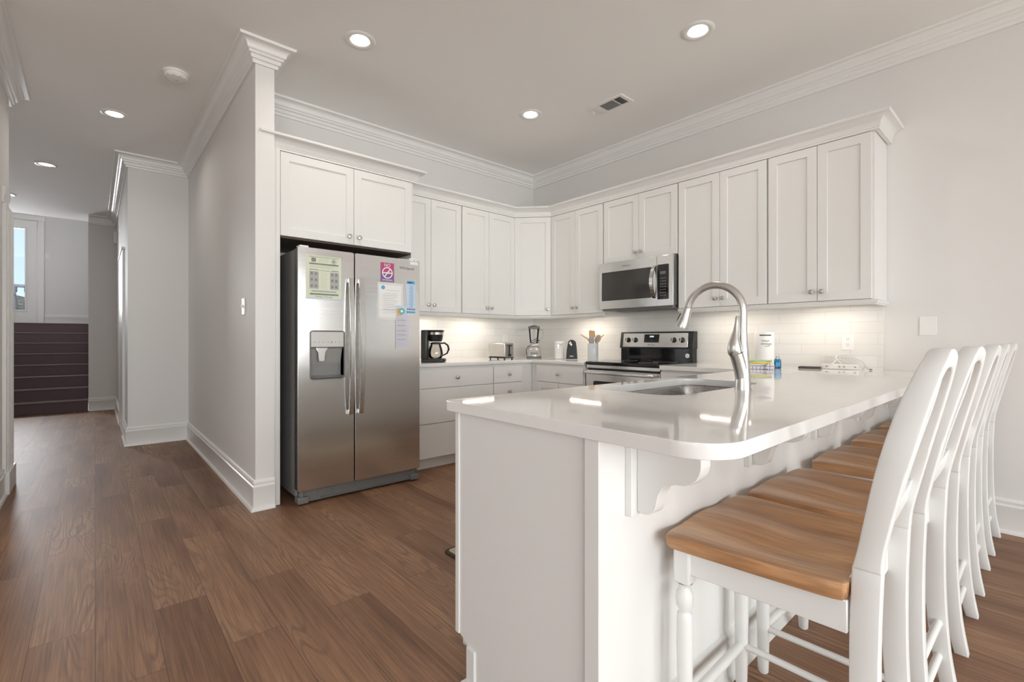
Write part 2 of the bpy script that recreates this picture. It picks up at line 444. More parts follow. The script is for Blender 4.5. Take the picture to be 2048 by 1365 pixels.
    def quad(s, pts, T=None):
        v = [s.bm.verts.new(p) for p in pts]
        return s._fin(v, [s.bm.faces.new(v)], 0, 2, T)
    def text(s, txt, size, T, align='CENTER', ext=.0002):
        cu = bpy.data.curves.new('t', 'FONT'); cu.body = txt; cu.size = size; cu.align_x = align; cu.align_y = 'CENTER'; cu.extrude = ext; cu.resolution_u = 2
        ob = bpy.data.objects.new('t', cu); COL.objects.link(ob)
        dg = bpy.context.evaluated_depsgraph_get(); dg.update()
        me = bpy.data.meshes.new_from_object(ob.evaluated_get(dg))
        nv = len(s.bm.verts); nf = len(s.bm.faces)
        s.bm.from_mesh(me); s.bm.verts.ensure_lookup_table(); s.bm.faces.ensure_lookup_table()
        vs = list(s.bm.verts)[nv:]; fs = list(s.bm.faces)[nf:]
        bpy.data.objects.remove(ob); bpy.data.meshes.remove(me); bpy.data.curves.remove(cu)
        return s._fin(vs, fs, 0, 2, T)
    def build(s, name, m=None, parent=None, smooth=40, world=False, keep=False):
        if world and parent is not None:
            inv = WM[parent.name].inverted()
            for v in s.bm.verts: v.co = inv @ v.co
        bmesh.ops.recalc_face_normals(s.bm, faces=s.bm.faces[:])
        lay = s.bm.faces.layers.int.get('flat'); fl = [f[lay] for f in s.bm.faces]
        me = bpy.data.meshes.new(name); s.bm.to_mesh(me); s.bm.free()
        if me.attributes.get('flat'): me.attributes.remove(me.attributes['flat'])
        ms = s.mats if s.mats else [m]
        for q in ms: me.materials.append(q)
        if smooth:
            for p in me.polygons: p.use_smooth = True
            me.set_sharp_from_angle(angle=RAD(smooth))
            if fl:
                for i_, p in enumerate(me.polygons):
                    if fl[i_]: p.use_smooth = False
        o = bpy.data.objects.new(name, me); COL.objects.link(o)
        if parent is not None:
            o.parent = parent; WM[o.name] = WM[parent.name]
        else: WM[o.name] = Matrix()
        return o
def thing(name, label, cat, loc=(0, 0, 0), rz=0, group=None, tilt=None):
    o = bpy.data.objects.new(name, None); COL.objects.link(o); o.empty_display_size = .05
    o.location = loc; o.rotation_euler = (tilt[0] if tilt else 0, tilt[1] if tilt else 0, rz)
    o['label'] = label; o['category'] = cat
    if group: o['group'] = group
    WM[o.name] = Matrix.Translation(loc) @ o.rotation_euler.to_matrix().to_4x4()
    return o
def tag(o, label, cat, group=None):
    o['label'] = label; o['category'] = cat
    if group: o['group'] = group
    return o
def struct(o): o['kind'] = 'structure'; return o
def copy_tree(o, parent=None):
    c = o.copy(); COL.objects.link(c)
    if parent is not None: c.parent = parent
    for ch in [q for q in SC.objects if q.parent == o]: copy_tree(ch, c)
    return c
def Rx(a): return Matrix.Rotation(RAD(a), 4, 'X')
def Ry(a): return Matrix.Rotation(RAD(a), 4, 'Y')
def Rz(a): return Matrix.Rotation(RAD(a), 4, 'Z')
def Tr(x, y, z): return Matrix.Translation((x, y, z))
def rrect(x0, x1, y0, y1, r, n=6, which=(1, 1, 1, 1)):
    """rounded rectangle loop; radii switch order: (x0,y0),(x1,y0),(x1,y1),(x0,y1)"""
    out = []
    C = [(x0, y0, 1, 1, 180), (x1, y0, -1, 1, 270), (x1, y1, -1, -1, 0), (x0, y1, 1, -1, 90)]
    for (cx, cy, sx, sy, a0), w in zip(C, which):
        rr = r * w
        if rr <= 0: out.append((cx, cy)); continue
        ox = cx + sx * rr; oy = cy + sy * rr
        for k in range(n + 1):
            a = RAD(a0 + 90 * k / n); out.append((ox + rr * math.cos(a), oy + rr * math.sin(a)))
    return out
FACEY = Rx(90)           # text in xz plane read from -Y

# ================================================================== SETTING
XR = 3.96; YL = 4.11; ZC = 3.05
def sbox(name, m, *a, **k): return struct(MB().box(*a, **k).build(name, m, smooth=0))
sbox('floor', FLOOR, -5.2, 4.1, -4.52, 10.0, -.1, 0)
sbox('ceiling', CEIL, -5.2, 4.1, -4.52, 10.4, 3.05, 3.17)
sbox('wall_kitchen', WALL, .90, XR, YL, YL + .12, 0, 3.05)
sbox('wall_fridge', WALL, .785, .90, 3.43, 6.385, 0, 3.05)
sbox('wall_jog', WALL, .255, .90, 6.385, 6.505, 0, 3.05)
sbox('wall_passage', WALL, .255, .375, 6.505, 9.9, 0, 3.05)
sbox('wall_stairfoot', WALL, -.08, .375, 9.9, 10.02, 0, 3.05)
sbox('wall_stairs_right', WALL, -.08, .04, 10.02, 13.1, 0, 5.0)
sbox('wall_stairs_left', WALL, -1.97, -1.85, 9.9, 13.1, 0, 5.0)
sbox('wall_leak_blocker', WALL, -1.97, .04, 10.28, 10.4, 3.17, 5.0)  # unseen wall above the hall ceiling, added to block light leaks
sbox('ceiling_stairwell', CEIL, -2.0, .1, 10.28, 13.3, 5.0, 5.1)
sbox('wall_column', WALL, -.62, -.50, 4.07, 5.30, 0, 3.05)
sbox('wall_living', WALL, -5.2, -.50, 3.95, 4.07, 0, 3.05)
sbox('wall_hall_left', WALL, -3.1, -.62, 5.18, 5.30, 0, 3.05)
sbox('wall_hall_end', WALL, -3.1, -1.85, 9.9, 10.02, 0, 3.05)
def holewall(name, ax, a0, a1, u0, u1, z0, z1, holes):
    L = [[(u0, z0), (u1, z0), (u1, z1), (u0, z1)]] + [[(a, c), (b, c), (b, d), (a, d)] for a, b, c, d in holes]
    return struct(MB().plate(L, ax, a0, a1).build(name, WALL, smooth=0))
holewall('wall_back', 1, -4.52, -4.40, -5.2, 4.1, 0, 3.05, [(a, b, .12, 2.45) for a, b in WIN_BACK])
holewall('wall_left', 0, -5.2, -5.08, -4.4, 3.95, 0, 3.05, [(a, b, .5, 2.4) for a, b in FILL_SIDE])  # openings for the added fill windows
holewall('wall_hall_window', 0, -3.22, -3.10, 5.18, 10.02, 0, 3.05, [(5.75, 7.05, 1.5, 2.4)])
holewall('wall_landing', 1, 13.1, 13.22, -1.97, .04, 1.2, 5.0, [(-1.66, -.83, 1.41, 3.43)])

struct(MB().plate([[(-4.4, 0), (YL + .12, 0), (YL + .12, 3.05), (-4.4, 3.05)], [(-3.45, .9), (-1.35, .9), (-1.35, 2.4), (-3.45, 2.4)]], 0, XR, XR + .12).build('wall_right', WALL, smooth=0))
# windows: frame, mullions and clear panes set in the openings
def window(k, ax, a, u0, u1, z0, z1, nm=1):
    M = MB()
    fw = .07
    def bx(x, y, c, d, t0=a - .03, t1=a + .03):
        if ax == 1: M.box(x, y, t0, t1, c, d, .004)
        else: M.box(t0, t1, x, y, c, d, .004)
    bx(u0, u0 + fw, z0, z1); bx(u1 - fw, u1, z0, z1); bx(u0 + fw, u1 - fw, z0, z0 + fw); bx(u0 + fw, u1 - fw, z1 - fw, z1)
    for i in range(nm):
        c = u0 + (u1 - u0) * (i + 1) / (nm + 1); bx(c - .04, c + .04, z0 + fw, z1 - fw)
    f = struct(M.build('window_%d' % k, TRIM))
    P = MB()
    if ax == 1: P.box(u0 + fw, u1 - fw, a - .003, a + .003, z0 + fw, z1 - fw)
    else: P.box(a - .003, a + .003, u0 + fw, u1 - fw, z0 + fw, z1 - fw)
    P.build('glass_pane', PANE, f)
k = 1
for a, b in WIN_BACK: window(k, 1, -4.46, a, b, .12, 2.45); k += 1
for a, b in FILL_SIDE: window(k, 0, -5.14, a, b, .5, 2.4); k += 1  # frames of the added left fill windows
window(k, 0, -3.16, 5.75, 7.05, 1.5, 2.4); k += 1
window(k, 0, XR + .07, -3.45, -1.35, .9, 2.4)

# crown mouldings at the ceiling
def crown(z, s=1.0):
    p = [(0, -.128), (.016, -.128), (.020, -.118), (.020, -.108), (.030, -.104), (.033, -.092), (.033, -.082), (.045, -.078), (.047, -.066), (.054, -.062)]
    for t in range(0, 7):
        a = RAD(90 * t / 6); p.append((.058 + .040 * (1 - math.cos(a)), -.060 + .044 * math.sin(a)))
    p += [(.106, -.016), (.110, -.010), (.110, 0), (0, 0)]
    return [(o * s, z + h * s) for o, h in p]
struct(MB().sweep(crown(ZC), [(XR, -4.4), (XR, YL), (.90, YL), (.90, 3.43), (.785, 3.43), (.785, 6.385), (.255, 6.385), (.255, 9.9), (-.08, 9.9)], 1).build('trim_1', TRIM, smooth=35))
struct(MB().sweep(crown(ZC), [(-5.08, 3.95), (-.5, 3.95), (-.5, 5.30), (-3.1, 5.30)], -1).build('trim_2', TRIM, smooth=35))
# baseboards with stepped cap and shoe
def base(z=0):
    return [(0, z), (.030, z), (.030, z + .008), (.024, z + .018), (.016, z + .020), (.016, z + .145), (.019, z + .150), (.019, z + .158), (.013, z + .164), (.013, z + .176), (.016, z + .182), (.014, z + .190), (.006, z + .198), (0, z + .198)]
def bb(name, path, side=1, z=0): return struct(MB().sweep(base(z), path, side).build(name, TRIM, smooth=35))
bb('baseboard_right', [(XR, -4.4), (XR, .70)])
bb('baseboard_hall', [(.90, 3.43), (.785, 3.43), (.785, 6.385), (.255, 6.385), (.255, 7.02)])
bb('baseboard_passage', [(.255, 8.03), (.255, 9.9), (-.08, 9.9)])
bb('baseboard_landing', [(-.08, 13.1), (-.75, 13.1)], 1, 1.41)
bb('baseboard_column', [(-.9, 3.95), (-.5, 3.95), (-.5, 4.92)], -1)
bb('baseboard_living', [(-5.08, 3.95), (-.9, 3.95)], -1)
# cased edge on the column at far left, with a small cornice on top
M = MB()
M.box(-.502, -.478, 4.95, 5.31, 0, 2.10, .004)
for y in (5.0, 5.09, 5.18, 5.26): M.box(-.480, -.472, y, y + .03, .16, 2.06, .003)
M.box(-.502, -.462, 4.94, 5.32, 0, .16, .004)
M.sweep([(0, 2.10), (.008, 2.10), (.010, 2.14), (.016, 2.16), (.020, 2.19), (.020, 2.215), (0, 2.215)], [(-.5, 4.93), (-.5, 5.20)], -1)
struct(M.build('trim_3', TRIM))
# door in the passage wall
f = struct(MB().box(.235, .262, 7.12, 7.93, .005, 2.05, .003).build('door_2', TRIM))
M = MB()
for y0, y1 in ((7.02, 7.12), (7.93, 8.03)): M.box(.232, .262, y0, y1, 0, 2.15, .004)
M.box(.232, .262, 7.12, 7.93, 2.05, 2.15, .004); M.box(.222, .262, 7.0, 8.05, 2.15, 2.18, .004)
M.build('door_casing', TRIM, f)
# glazed door on the landing
D = struct(MB().plate([[(-1.66, 1.41), (-.83, 1.41), (-.83, 3.43), (-1.66, 3.43)], [(-1.51, 1.68), (-1.02, 1.68), (-1.02, 3.26), (-1.51, 3.26)]], 1, 13.12, 13.165, .002).build('door_1', TRIM, smooth=0))
MB().plate([[(-1.53, 1.66), (-1.0, 1.66), (-1.0, 3.28), (-1.53, 3.28)], [(-1.505, 1.685), (-1.025, 1.685), (-1.025, 3.255), (-1.505, 3.255)]], 1, 13.105, 13.12, .003).build('glazing_bead', TRIM, D)
MB().box(-1.51, -1.02, 13.14, 13.146, 1.68, 3.26).build('glass_pane', PANE, D)
M = MB(); M.box(-.85, -.755, 13.078, 13.10, 1.41, 3.44, .004); M.box(-1.80, -.74, 13.078, 13.10, 3.44, 3.53, .004); M.box(-1.76, -1.67, 13.078, 13.10, 1.41, 3.44, .004)
M.build('door_casing', TRIM, D)
# carpeted stairs
st = thing('carpeted_staircase', 'dark mauve carpeted staircase at the end of the hallway', 'staircase', (-.9, 9.9, 0))
for i in range(8):
    y = 9.9 + .28 * i; z = .176 * (i + 1)
    s_ = MB().box(-1.845, -.085, y, (y + .30) if i < 7 else 13.1, 0 if i == 0 else z - .18, z, .012, 3).build('step', CARPET, st, world=True)
    MB().box(-1.845, -.086, y - .012, y + .035, z - .012, z + .004, .007, 3).build('nosing', STRIPE, s_, world=True)
# outside the landing door: deck rail and dunes
dr = thing('deck_railing', 'dark deck railing with turned balusters outside the upper door', 'railing', (-1.3, 14.4, 1.35))
MB().box(-3.4, .6, 14.35, 14.45, 2.22, 2.28, .01).build('top_rail', EXTW, dr, world=True)
MB().box(-3.4, .6, 14.36, 14.44, 1.42, 1.47, .01).build('bottom_rail', EXTW, dr, world=True)
for i in range(12):
    x = -2.42 + .19 * i
    MB().lathe([(.045, 0), (.045, .12), (.025, .16), (.05, .30), (.055, .40), (.03, .56), (.022, .58), (.035, .60), (.022, .62), (.045, .66), (.045, .75)], (x, 14.4, 1.47), 12).build('baluster', EXTW, dr, world=True)
struct(sbox('floor_deck', EXTW, -4, 1.5, 13.22, 14.6, 1.25, 1.38))
def dune(u, v):
    x = -30 + 60 * u; y = 15 + 40 * v
    return (x, y, -.5 + 3.9 * min(1, v * 2.2) + .25 * math.sin(x * .7) + .2 * math.sin(x * 1.9 + y))
tag(MB().grid(dune, 60, 24).build('sand_dune', SAND), 'sandy dune seen through the glass of the upper door', 'dune')
struct(sbox('ground', SAND, -60, 60, -60, 14, -.9, -.7))

# ================================================================== KITCHEN CABINETS
def knob(parent, x, z, y=0, T=None):
    T0 = Tr(x, y, z) @ Rx(90)
    return MB().lathe([(0, 0), (.009, 0), (.0075, .004), (.006, .010), (.0075, .015), (.0145, .019), (.0165, .023), (.0155, .027), (.010, .029), (0, .0295)], n=20, T=T0).build('knob', NICKEL, parent)
def door_mesh(x0, x1, z0, z1, yf=-.020, st=.058, rec=.009):
    M = MB()
    M.plate([[(x0, z0), (x1, z0), (x1, z1), (x0, z1)], [(x0 + st, z0 + st), (x1 - st, z0 + st), (x1 - st, z1 - st), (x0 + st, z1 - st)]], 1, yf, -.001, .0016, 1)
    M.box(x0 + st - .004, x1 - st + .004, yf + rec, -.003, z0 + st - .004, z1 - st + .004)
    return M
def cab(name, label, group, loc, rz, w, z0, z1, depth, doors, under=None, frame=True):
    """local x along the front, front face at y=0 looking to -y, wall at y=depth"""
    t = thing(name, label, 'cabinet', (loc[0], loc[1], 0), rz, group)
    M = MB(); M.box(0, w, 0, depth, z0, z1, .001, 1)
    M.build('body', CAB, t, smooth=0)
    for d in doors:
        x0, x1, a, b, kx, kz = d[:6]
        if len(d) > 6:   # drawer slab
            q = MB().box(x0, x1, -.020, -.001, a, b, .003, 2).build('drawer', CAB, t)
        else:
            q = door_mesh(x0, x1, a, b).build('door', CAB, t, smooth=0)
        if kx is not None: knob(q, kx, kz, -.020)
    return t
RZ = RAD(-90)
ZB = 1.37; ZT = 2.415
G1 = 'white shaker wall cabinets'
def pair(x0, x1, xm, z0=ZB + .004, z1=ZT - .004, kz=None):
    kz = z0 + .062 if kz is None else kz
    return [(x0, xm - .0015, z0, z1, xm - .030, kz), (xm + .0015, x1, z0, z1, xm + .030, kz)]
DL = YL - 3.783
cab('wall_cabinet', 'tall white wall cabinet with two doors, beside the fridge above the coffee maker', G1, (1.985, 3.78), 0, .675, ZB, ZT, DL, pair(.004, .670, .333))
cab('wall_cabinet', 'tall white wall cabinet with two doors above the toaster', G1, (2.662, 3.78), 0, .690, ZB, ZT, DL, pair(.008, .688, .338))
XD = XR - 3.633
cab('wall_cabinet', 'narrow two-door white wall cabinet just left of the microwave', G1, (3.63, 3.483), RZ, .688, ZB, ZT, XD, pair(.004, .682, .335))
cab('wall_cabinet', 'short white two-door cabinet mounted above the microwave', G1, (3.63, 2.793), RZ, .761, 1.828, ZT, XD, pair(.004, .757, .385, 1.832))
cab('wall_cabinet', 'tall white two-door wall cabinet just right of the microwave', G1, (3.63, 2.030), RZ, .692, ZB, ZT, XD, pair(.006, .688, .347))
cab('wall_cabinet', 'rightmost tall white two-door wall cabinet, with exposed side and end of crown', G1, (3.63, 1.336), RZ, .618, ZB, ZT, XD, pair(.006, .606, .310))
# corner cabinet with a diagonal door
t = thing('corner_wall_cabinet', 'white corner wall cabinet with a single diagonal door', 'cabinet', (3.354, 3.78, 0), 0)
MB().plate([[(3.354, 3.78), (3.63, 3.484), (XR, 3.484), (XR, YL), (3.354, YL)]], 2, ZB, ZT, .001, 1).build('body', CAB, t, smooth=0, world=True)
ang = math.atan2(3.484 - 3.78, 3.63 - 3.354); LW = math.hypot(.276, .296)
M = door_mesh(.012, LW - .012, ZB + .004, ZT - .004); TT = Rz(math.degrees(ang))
for v in M.bm.verts: v.co = TT @ v.co
q = M.build('door', CAB, t, smooth=0)
M = MB(); M.lathe([(0, 0), (.009, 0), (.0075, .004), (.006, .010), (.0075, .015), (.0145, .019), (.0165, .023), (.0155, .027), (.010, .029), (0, .0295)], n=20, T=TT @ Tr(LW - .045, -.02, ZB + .066) @ Rx(90)); M.build('knob', NICKEL, q)
# cabinet over the fridge, with the panels that box the fridge in
t = thing('fridge_cabinet', 'deep white two-door cabinet mounted above the refrigerator', 'cabinet', (.94, 3.50, 0), 0)
MB().box(0, 1.025, 0, YL - 3.503, 1.835, ZT, .001, 1).build('body', CAB, t, smooth=0)
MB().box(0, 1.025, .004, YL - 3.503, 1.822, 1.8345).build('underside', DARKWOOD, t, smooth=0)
for d in ((.012, .5285, .492), (.5315, 1.018, .568)):
    q = door_mesh(d[0], d[1], 1.834, ZT - .004).build('door', CAB, t, smooth=0); knob(q, d[2], 1.892, -.02)
M = MB(); M.box(-.038, 0, -.055, YL - 3.503, 0, ZT, .0015, 1); M.box(-.028, -.014, -.060, -.054, .2, ZT, .002); M.build('side_panel', CAB, t, smooth=0)
MB().box(1.025, 1.043, .0, YL - 3.503, 0, ZT, .001, 1).build('side_panel', CAB, t, smooth=0)
# crown on the cabinets
def ccrown(z):
    p = [(0, 0), (.022, 0), (.022, .012), (.026, .016), (.026, .026)]
    for k_ in range(7):
        a = RAD(90 * k_ / 6); p.append((.028 + .046 * (1 - math.cos(a)), .028 + .050 * math.sin(a)))
    p += [(.080, .080), (.084, .086), (.084, .096), (0, .096)]
    return [(o, z + h) for o, h in p]
tag(MB().sweep(ccrown(ZT - .001), [(.897, 3.60), (.897, 3.497), (1.983, 3.497), (1.983, 3.777)], -1).build('cabinet_crown', CAB, smooth=35), 'white crown moulding topping the cabinet above the refrigerator', 'moulding')
tag(MB().sweep(ccrown(ZT - .001), [(2.069, 3.777), (3.352, 3.777), (3.627, 3.482), (3.627, .712), (3.955, .712)], -1).build('cabinet_crown', CAB, smooth=35), 'long white crown moulding on the wall cabinets, from the fridge round to the right wall', 'moulding')
def lrail(z): return [(-.018, z - .03), (.0, z - .03), (.004, z - .024), (.012, z - .018), (.014, z - .008), (.020, z - .004), (.020, z - .001), (-.018, z - .001)]
tag(MB().sweep(lrail(ZB), [(1.99, 3.775), (3.352, 3.775), (3.625, 3.48), (3.625, 2.80)], -1).build('light_rail', CAB, smooth=35), 'white light rail under the cabinets from the fridge to the microwave', 'moulding')
tag(MB().sweep(lrail(ZB), [(3.625, 2.028), (3.625, .714), (3.955, .714)], -1).build('light_rail', CAB, smooth=35), 'white light rail under the cabinets right of the microwave', 'moulding')

# base cabinets (slab drawers)
G2 = 'white base cabinets'
def basecab(label, loc, rz, w, fronts, depth=.600):
    t = thing('base_cabinet', label, 'cabinet', (loc[0], loc[1], 0), rz, G2)
    MB().box(0, w, 0, depth, .105, .880, .001, 1).build('body', CAB, t, smooth=0)
    MB().box(0, w, .07, depth, 0, .105).build('toe_kick', CAB, t, smooth=0)
    for d in fronts:
        x0, x1, a, b, kx, kz = d[:6]
        if len(d) > 6: q = MB().box(x0, x1, -.020, -.001, a, b, .003, 2).build('drawer', CAB, t)
        else: q = door_mesh(x0, x1, a, b).build('door', CAB, t, smooth=0)
        if kx is not None: knob(q, kx, kz, -.02)
    return t
basecab('wide white base cabinet of three slab drawers beside the fridge', (1.985, 3.50), 0, .845,
        [(.004, .842, .702, .862, .425, .782, 1), (.004, .842, .400, .697, .425, .63 - .08 + 9, 1) if False else (.004, .842, .400, .697, None, 0, 1), (.004, .842, .108, .395, None, 0, 1)])
basecab('white four-drawer base cabinet in the corner below the toaster', (2.832, 3.50), 0, .518,
        [(.004, .370, .702, .862, .19, .782, 1), (.004, .370, .530, .697, .19, .614, 1), (.004, .370, .322, .525, .19, .42, 1), (.004, .370, .108, .317, .19, .21, 1)])
basecab('white base cabinet left of the range, one drawer over two doors', (3.35, 3.4995), RZ, .699,
        [(.085, .691, .702, .862, .388, .782, 1), (.085, .386, .108, .697, .355, .63), (.390, .691, .108, .697, .42, .63)])
basecab('white base cabinet to the right of the range, drawer over door', (3.35, 2.025), RZ, .66,
        [(.004, .560, .702, .862, .28, .782, 1), (.004, .560, .108, .697, .05, .63)])
# ------------------------------------------------------------------ peninsula
pn = thing('peninsula_cabinet', 'white kitchen peninsula base with smooth end panel and corbels under the bar overhang', 'peninsula', (2.4, 1.0, 0))
def pb(name, m, *a, **k): return MB().box(*a, **k).build(name, m, pn, world=True, smooth=0)
MB().plate([[(.925, .10), (XR - .005, .10), (XR - .005, .880), (2.44, .880), (2.44, .64), (1.50, .64), (1.50, .880), (.925, .880)]], 1, .715, 1.30, .001, 1).build('body', PEN, pn, world=True, smooth=0)
MB().plate([[(.715, 0), (1.235, 0), (1.235, .125), (1.30, .155), (1.30, .880), (.715, .880)]], 0, .903, .925, .0015, 1).build('end_panel', PEN, pn, world=True, smooth=0)
pb('end_stile', PEN, .898, .926, 1.286, 1.306, .15, .880, .0015, 1)
pb('corner_post', PEN, .892, .925, .703, .748, 0, .880, .002, 1)
pb('back_panel', PEN, .925, XR - .002, .706, .716, 0, .880, .001, 1)
for x in (2.42,): pb('joint_batten', PEN, x - .006, x + .006, .702, .707, .1, .880, .001, 1)
pb('toe_kick', PEN, .925, 3.3, 1.225, 1.236, 0, .10)
pb('toe_board', PEN, .896, .930, 1.200, 1.243, .018, .13, .003)
MB().sweep([(0, 0), (.022, 0), (.022, .006), (.016, .016), (0, .018)], [(.925, 1.24), (.903, 1.24), (.903, 1.215)], -1).build('shoe_moulding', PEN, pn, world=True)
MB().sweep([(0, 0), (.022, 0), (.022, .006), (.012, .02), (.012, .14), (.008, .15), (0, .155)], [(XR - .03, .706), (1.05, .706)], 1).build('bar_baseboard', PEN, pn, world=True)
# sink side fronts
def front(x0, x1, z0, z1, drawer, kx, kz):
    M = MB()
    if drawer: M.box(x0, x1, 0, .02, z0, z1, .003, 2)
    else:
        M = door_mesh(x0, x1, z0, z1)
        for v in M.bm.verts: v.co.y = -v.co.y
    for v in M.bm.verts: v.co.y += 1.301
    q = M.build('drawer' if drawer else 'door', PEN, pn, world=True, smooth=0)
    MB().lathe([(0, 0), (.009, 0), (.006, .010), (.0145, .019), (.0165, .023), (.010, .029), (0, .0295)], n=16, T=Tr(kx, 1.321, kz) @ Rx(-90)).build('knob', NICKEL, q, world=True)
for x0, x1 in ((.912, 1.50), (2.40, 2.86)):
    front(x0, x1, .705, .862, 1, (x0 + x1) / 2, .785); front(x0, x1, .44, .70, 1, (x0 + x1) / 2, .58); front(x0, x1, .155, .435, 1, (x0 + x1) / 2, .3)
front(1.505, 1.945, .155, .862, 0, 1.91, .80); front(1.95, 2.395, .155, .862, 0, 1.985, .80)
def corbel(x):
    t = MB()
    P = [(.686, .880), (.686, .688)]
    # scroll outline from the foot out to the tip
    pts = [(.672, .684), (.656, .686), (.642, .693), (.634, .706), (.630, .722), (.625, .742), (.615, .760), (.600, .771), (.580, .777), (.560, .779), (.542, .786), (.528, .798), (.520, .814), (.517, .828), (.517, .880)]
    t.plate([P + pts], 0, x + .022, x + .066, .002, 1)
    t.box(x, x + .088, .686, .707, .676, .880, .002, 1)
    t.build('corbel', PEN, pn, world=True, smooth=35)
for x in (1.0, 1.7, 2.4, 3.1, 3.80): corbel(x)

# ------------------------------------------------------------------ worktops
ct = MB().plate([[(1.985, YL - .002), (1.985, 3.472), (3.322, 3.472), (3.322, 2.797), (XR - .002, 2.797), (XR - .002, YL - .002)]], 2, .880, .914, .008, 3).build('worktop', QUARTZ)
tag(ct, 'white quartz worktop in the corner, from the fridge to the range', 'worktop')
out = [(XR - .002, 2.025), (3.322, 2.025), (3.322, 1.356)]
out += [(.885 + .02, 1.356), (.885 + .006, 1.350), (.885, 1.336)]
for k_ in range(9):
    a = RAD(180 + 90 * k_ / 8); out.append((.885 + .105 + .105 * math.cos(a), .408 + .105 + .105 * math.sin(a)))
out += [(XR - .002, .408)]
sink_o = rrect(1.56, 2.37, .895, 1.272, .10, 8)
wt = MB().plate([out, sink_o], 2, .880, .914, .010, 4).build('worktop', QUARTZ)
tag(wt, 'large white quartz worktop of the peninsula bar with the sink cut into it', 'worktop')
# sink
sk = thing('sink', 'stainless undermount sink let into the peninsula worktop', 'sink', (1.965, 1.085, .880))
M = MB()
lv = [(0, 0), (.004, -.01), (.010, -.16), (.035, -.19), (.10, -.198)]
def ring(off, z): return [(p[0], p[1], .8795 + z) for p in rrect(1.556 + off, 2.374 - off, .891 + off, 1.276 - off, max(.104 - off * .5, .02), 8)]
rows = [[M.bm.verts.new(p) for p in ring(-.02, 0)]] + [[M.bm.verts.new(p) for p in ring(o, z)] for o, z in lv]
for a, b in zip(rows, rows[1:]):
    for i in range(len(a)): M.bm.faces.new((a[i], a[(i + 1) % len(a)], b[(i + 1) % len(a)], b[i]))
M.bm.faces.new(rows[-1])
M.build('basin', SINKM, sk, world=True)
MB().lathe([(0, .0), (.045, .0), (.05, .004), (.05, .006), (.04, .006), (.035, .002), (0, .002)], (1.965, 1.085, .679)).build('drain', CHROME, sk, world=True)
# backsplash tiles (setting)
def slab(name, m, *a): return struct(MB().box(*a).build(name, m, smooth=0))
slab('wall_tiles_kitchen', TILEX, 1.985, XR - .008, YL - .009, YL, .914, 1.372)
slab('wall_tiles_right', TILEY, XR - .009, XR, .735, YL - .009, .914, 1.372)
slab('wall_tiles_range', TILEY, XR - .009, XR, 2.028, 2.792, 1.372, 1.45)

# ================================================================== REFRIGERATOR
YF = 3.31
fr = thing('refrigerator', 'stainless steel side-by-side refrigerator with ice and water dispenser', 'refrigerator', (1.47, 3.70, 0))
def fb(name, m, *a, par=None, **k): return MB().box(*a, **k).build(name, m, par or fr, world=True)
fb('cabinet_body', FSIDE, 1.02, 1.928, YF + .075, 4.06, .045, 1.735, .006)
# freezer door with the dispenser opening
dx0, dx1, dz0, dz1 = 1.094, 1.327, .846, 1.176
fd = MB().plate([rrect(1.012, 1.398, .098, 1.742, .012, 3), rrect(dx0, dx1, dz0, dz1, .018, 5)], 1, YF, YF + .068, .006, 3).build('freezer_door', STEELX, fr, world=True)
rd = MB().plate([rrect(1.406, 1.936, .098, 1.742, .012, 3)], 1, YF, YF + .068, .006, 3).build('fresh_food_door', STEELX, fr, world=True)
MB().plate([rrect(dx0 - .005, dx1 + .005, dz0 - .005, dz1 + .005, .022, 5), rrect(dx0 + .002, dx1 - .002, dz0 + .002, dz1 - .002, .016, 5)], 1, YF - .003, YF + .01, .001, 1).build('dispenser_bezel', DGREY, fd, world=True)
fb('control_panel', LGREY, dx0 + .003, dx1 - .003, YF - .001, YF + .02, 1.066, dz1 - .003, .004, par=fd)
M = MB()
for i, x in enumerate((1.125, 1.153, 1.18, 1.215, 1.238, 1.265, 1.292)): M.lathe([(0, .0016), (.0035 if i != 4 else .006, .0014), (.004 if i != 4 else .0065, 0)], n=10, T=Tr(x, YF - .001, 1.10) @ Rx(90))
M.build('touch_buttons', GREYP, fd, world=True)
# recess
M = MB()
M.quad([(dx0, YF + .01, dz0), (dx0, YF + .10, dz0 + .03), (dx0, YF + .035, 1.066), (dx0, YF + .01, 1.066)])
M.quad([(dx1, YF + .01, dz0), (dx1, YF + .01, 1.066), (dx1, YF + .035, 1.066), (dx1, YF + .10, dz0 + .03)])
M.quad([(dx0, YF + .10, dz0 + .03), (dx1, YF + .10, dz0 + .03), (dx1, YF + .035, 1.066), (dx0, YF + .035, 1.066)])
M.quad([(dx0, YF + .01, dz0 + .004), (dx1, YF + .01, dz0 + .004), (dx1, YF + .10, dz0 + .03), (dx0, YF + .10, dz0 + .03)])
M.quad([(dx0, YF + .01, 1.066), (dx1, YF + .01, 1.066), (dx1, YF + .04, 1.055), (dx0, YF + .04, 1.055)])
M.build('dispenser_recess', GREYP, fd, world=True, smooth=0)
fb('drip_tray', DGREY, dx0 + .01, dx1 - .01, YF + .006, YF + .085, dz0 + .006, dz0 + .014, .002, par=fd)
M = MB(); M.plate([[(1.135, 1.062), (1.225, 1.062), (1.205, 1.03), (1.198, .965), (1.158, .965), (1.152, 1.03)]], 1, YF + .022, YF + .034, .004, 2)
M.build('ice_paddle', SILV, fd, world=True)
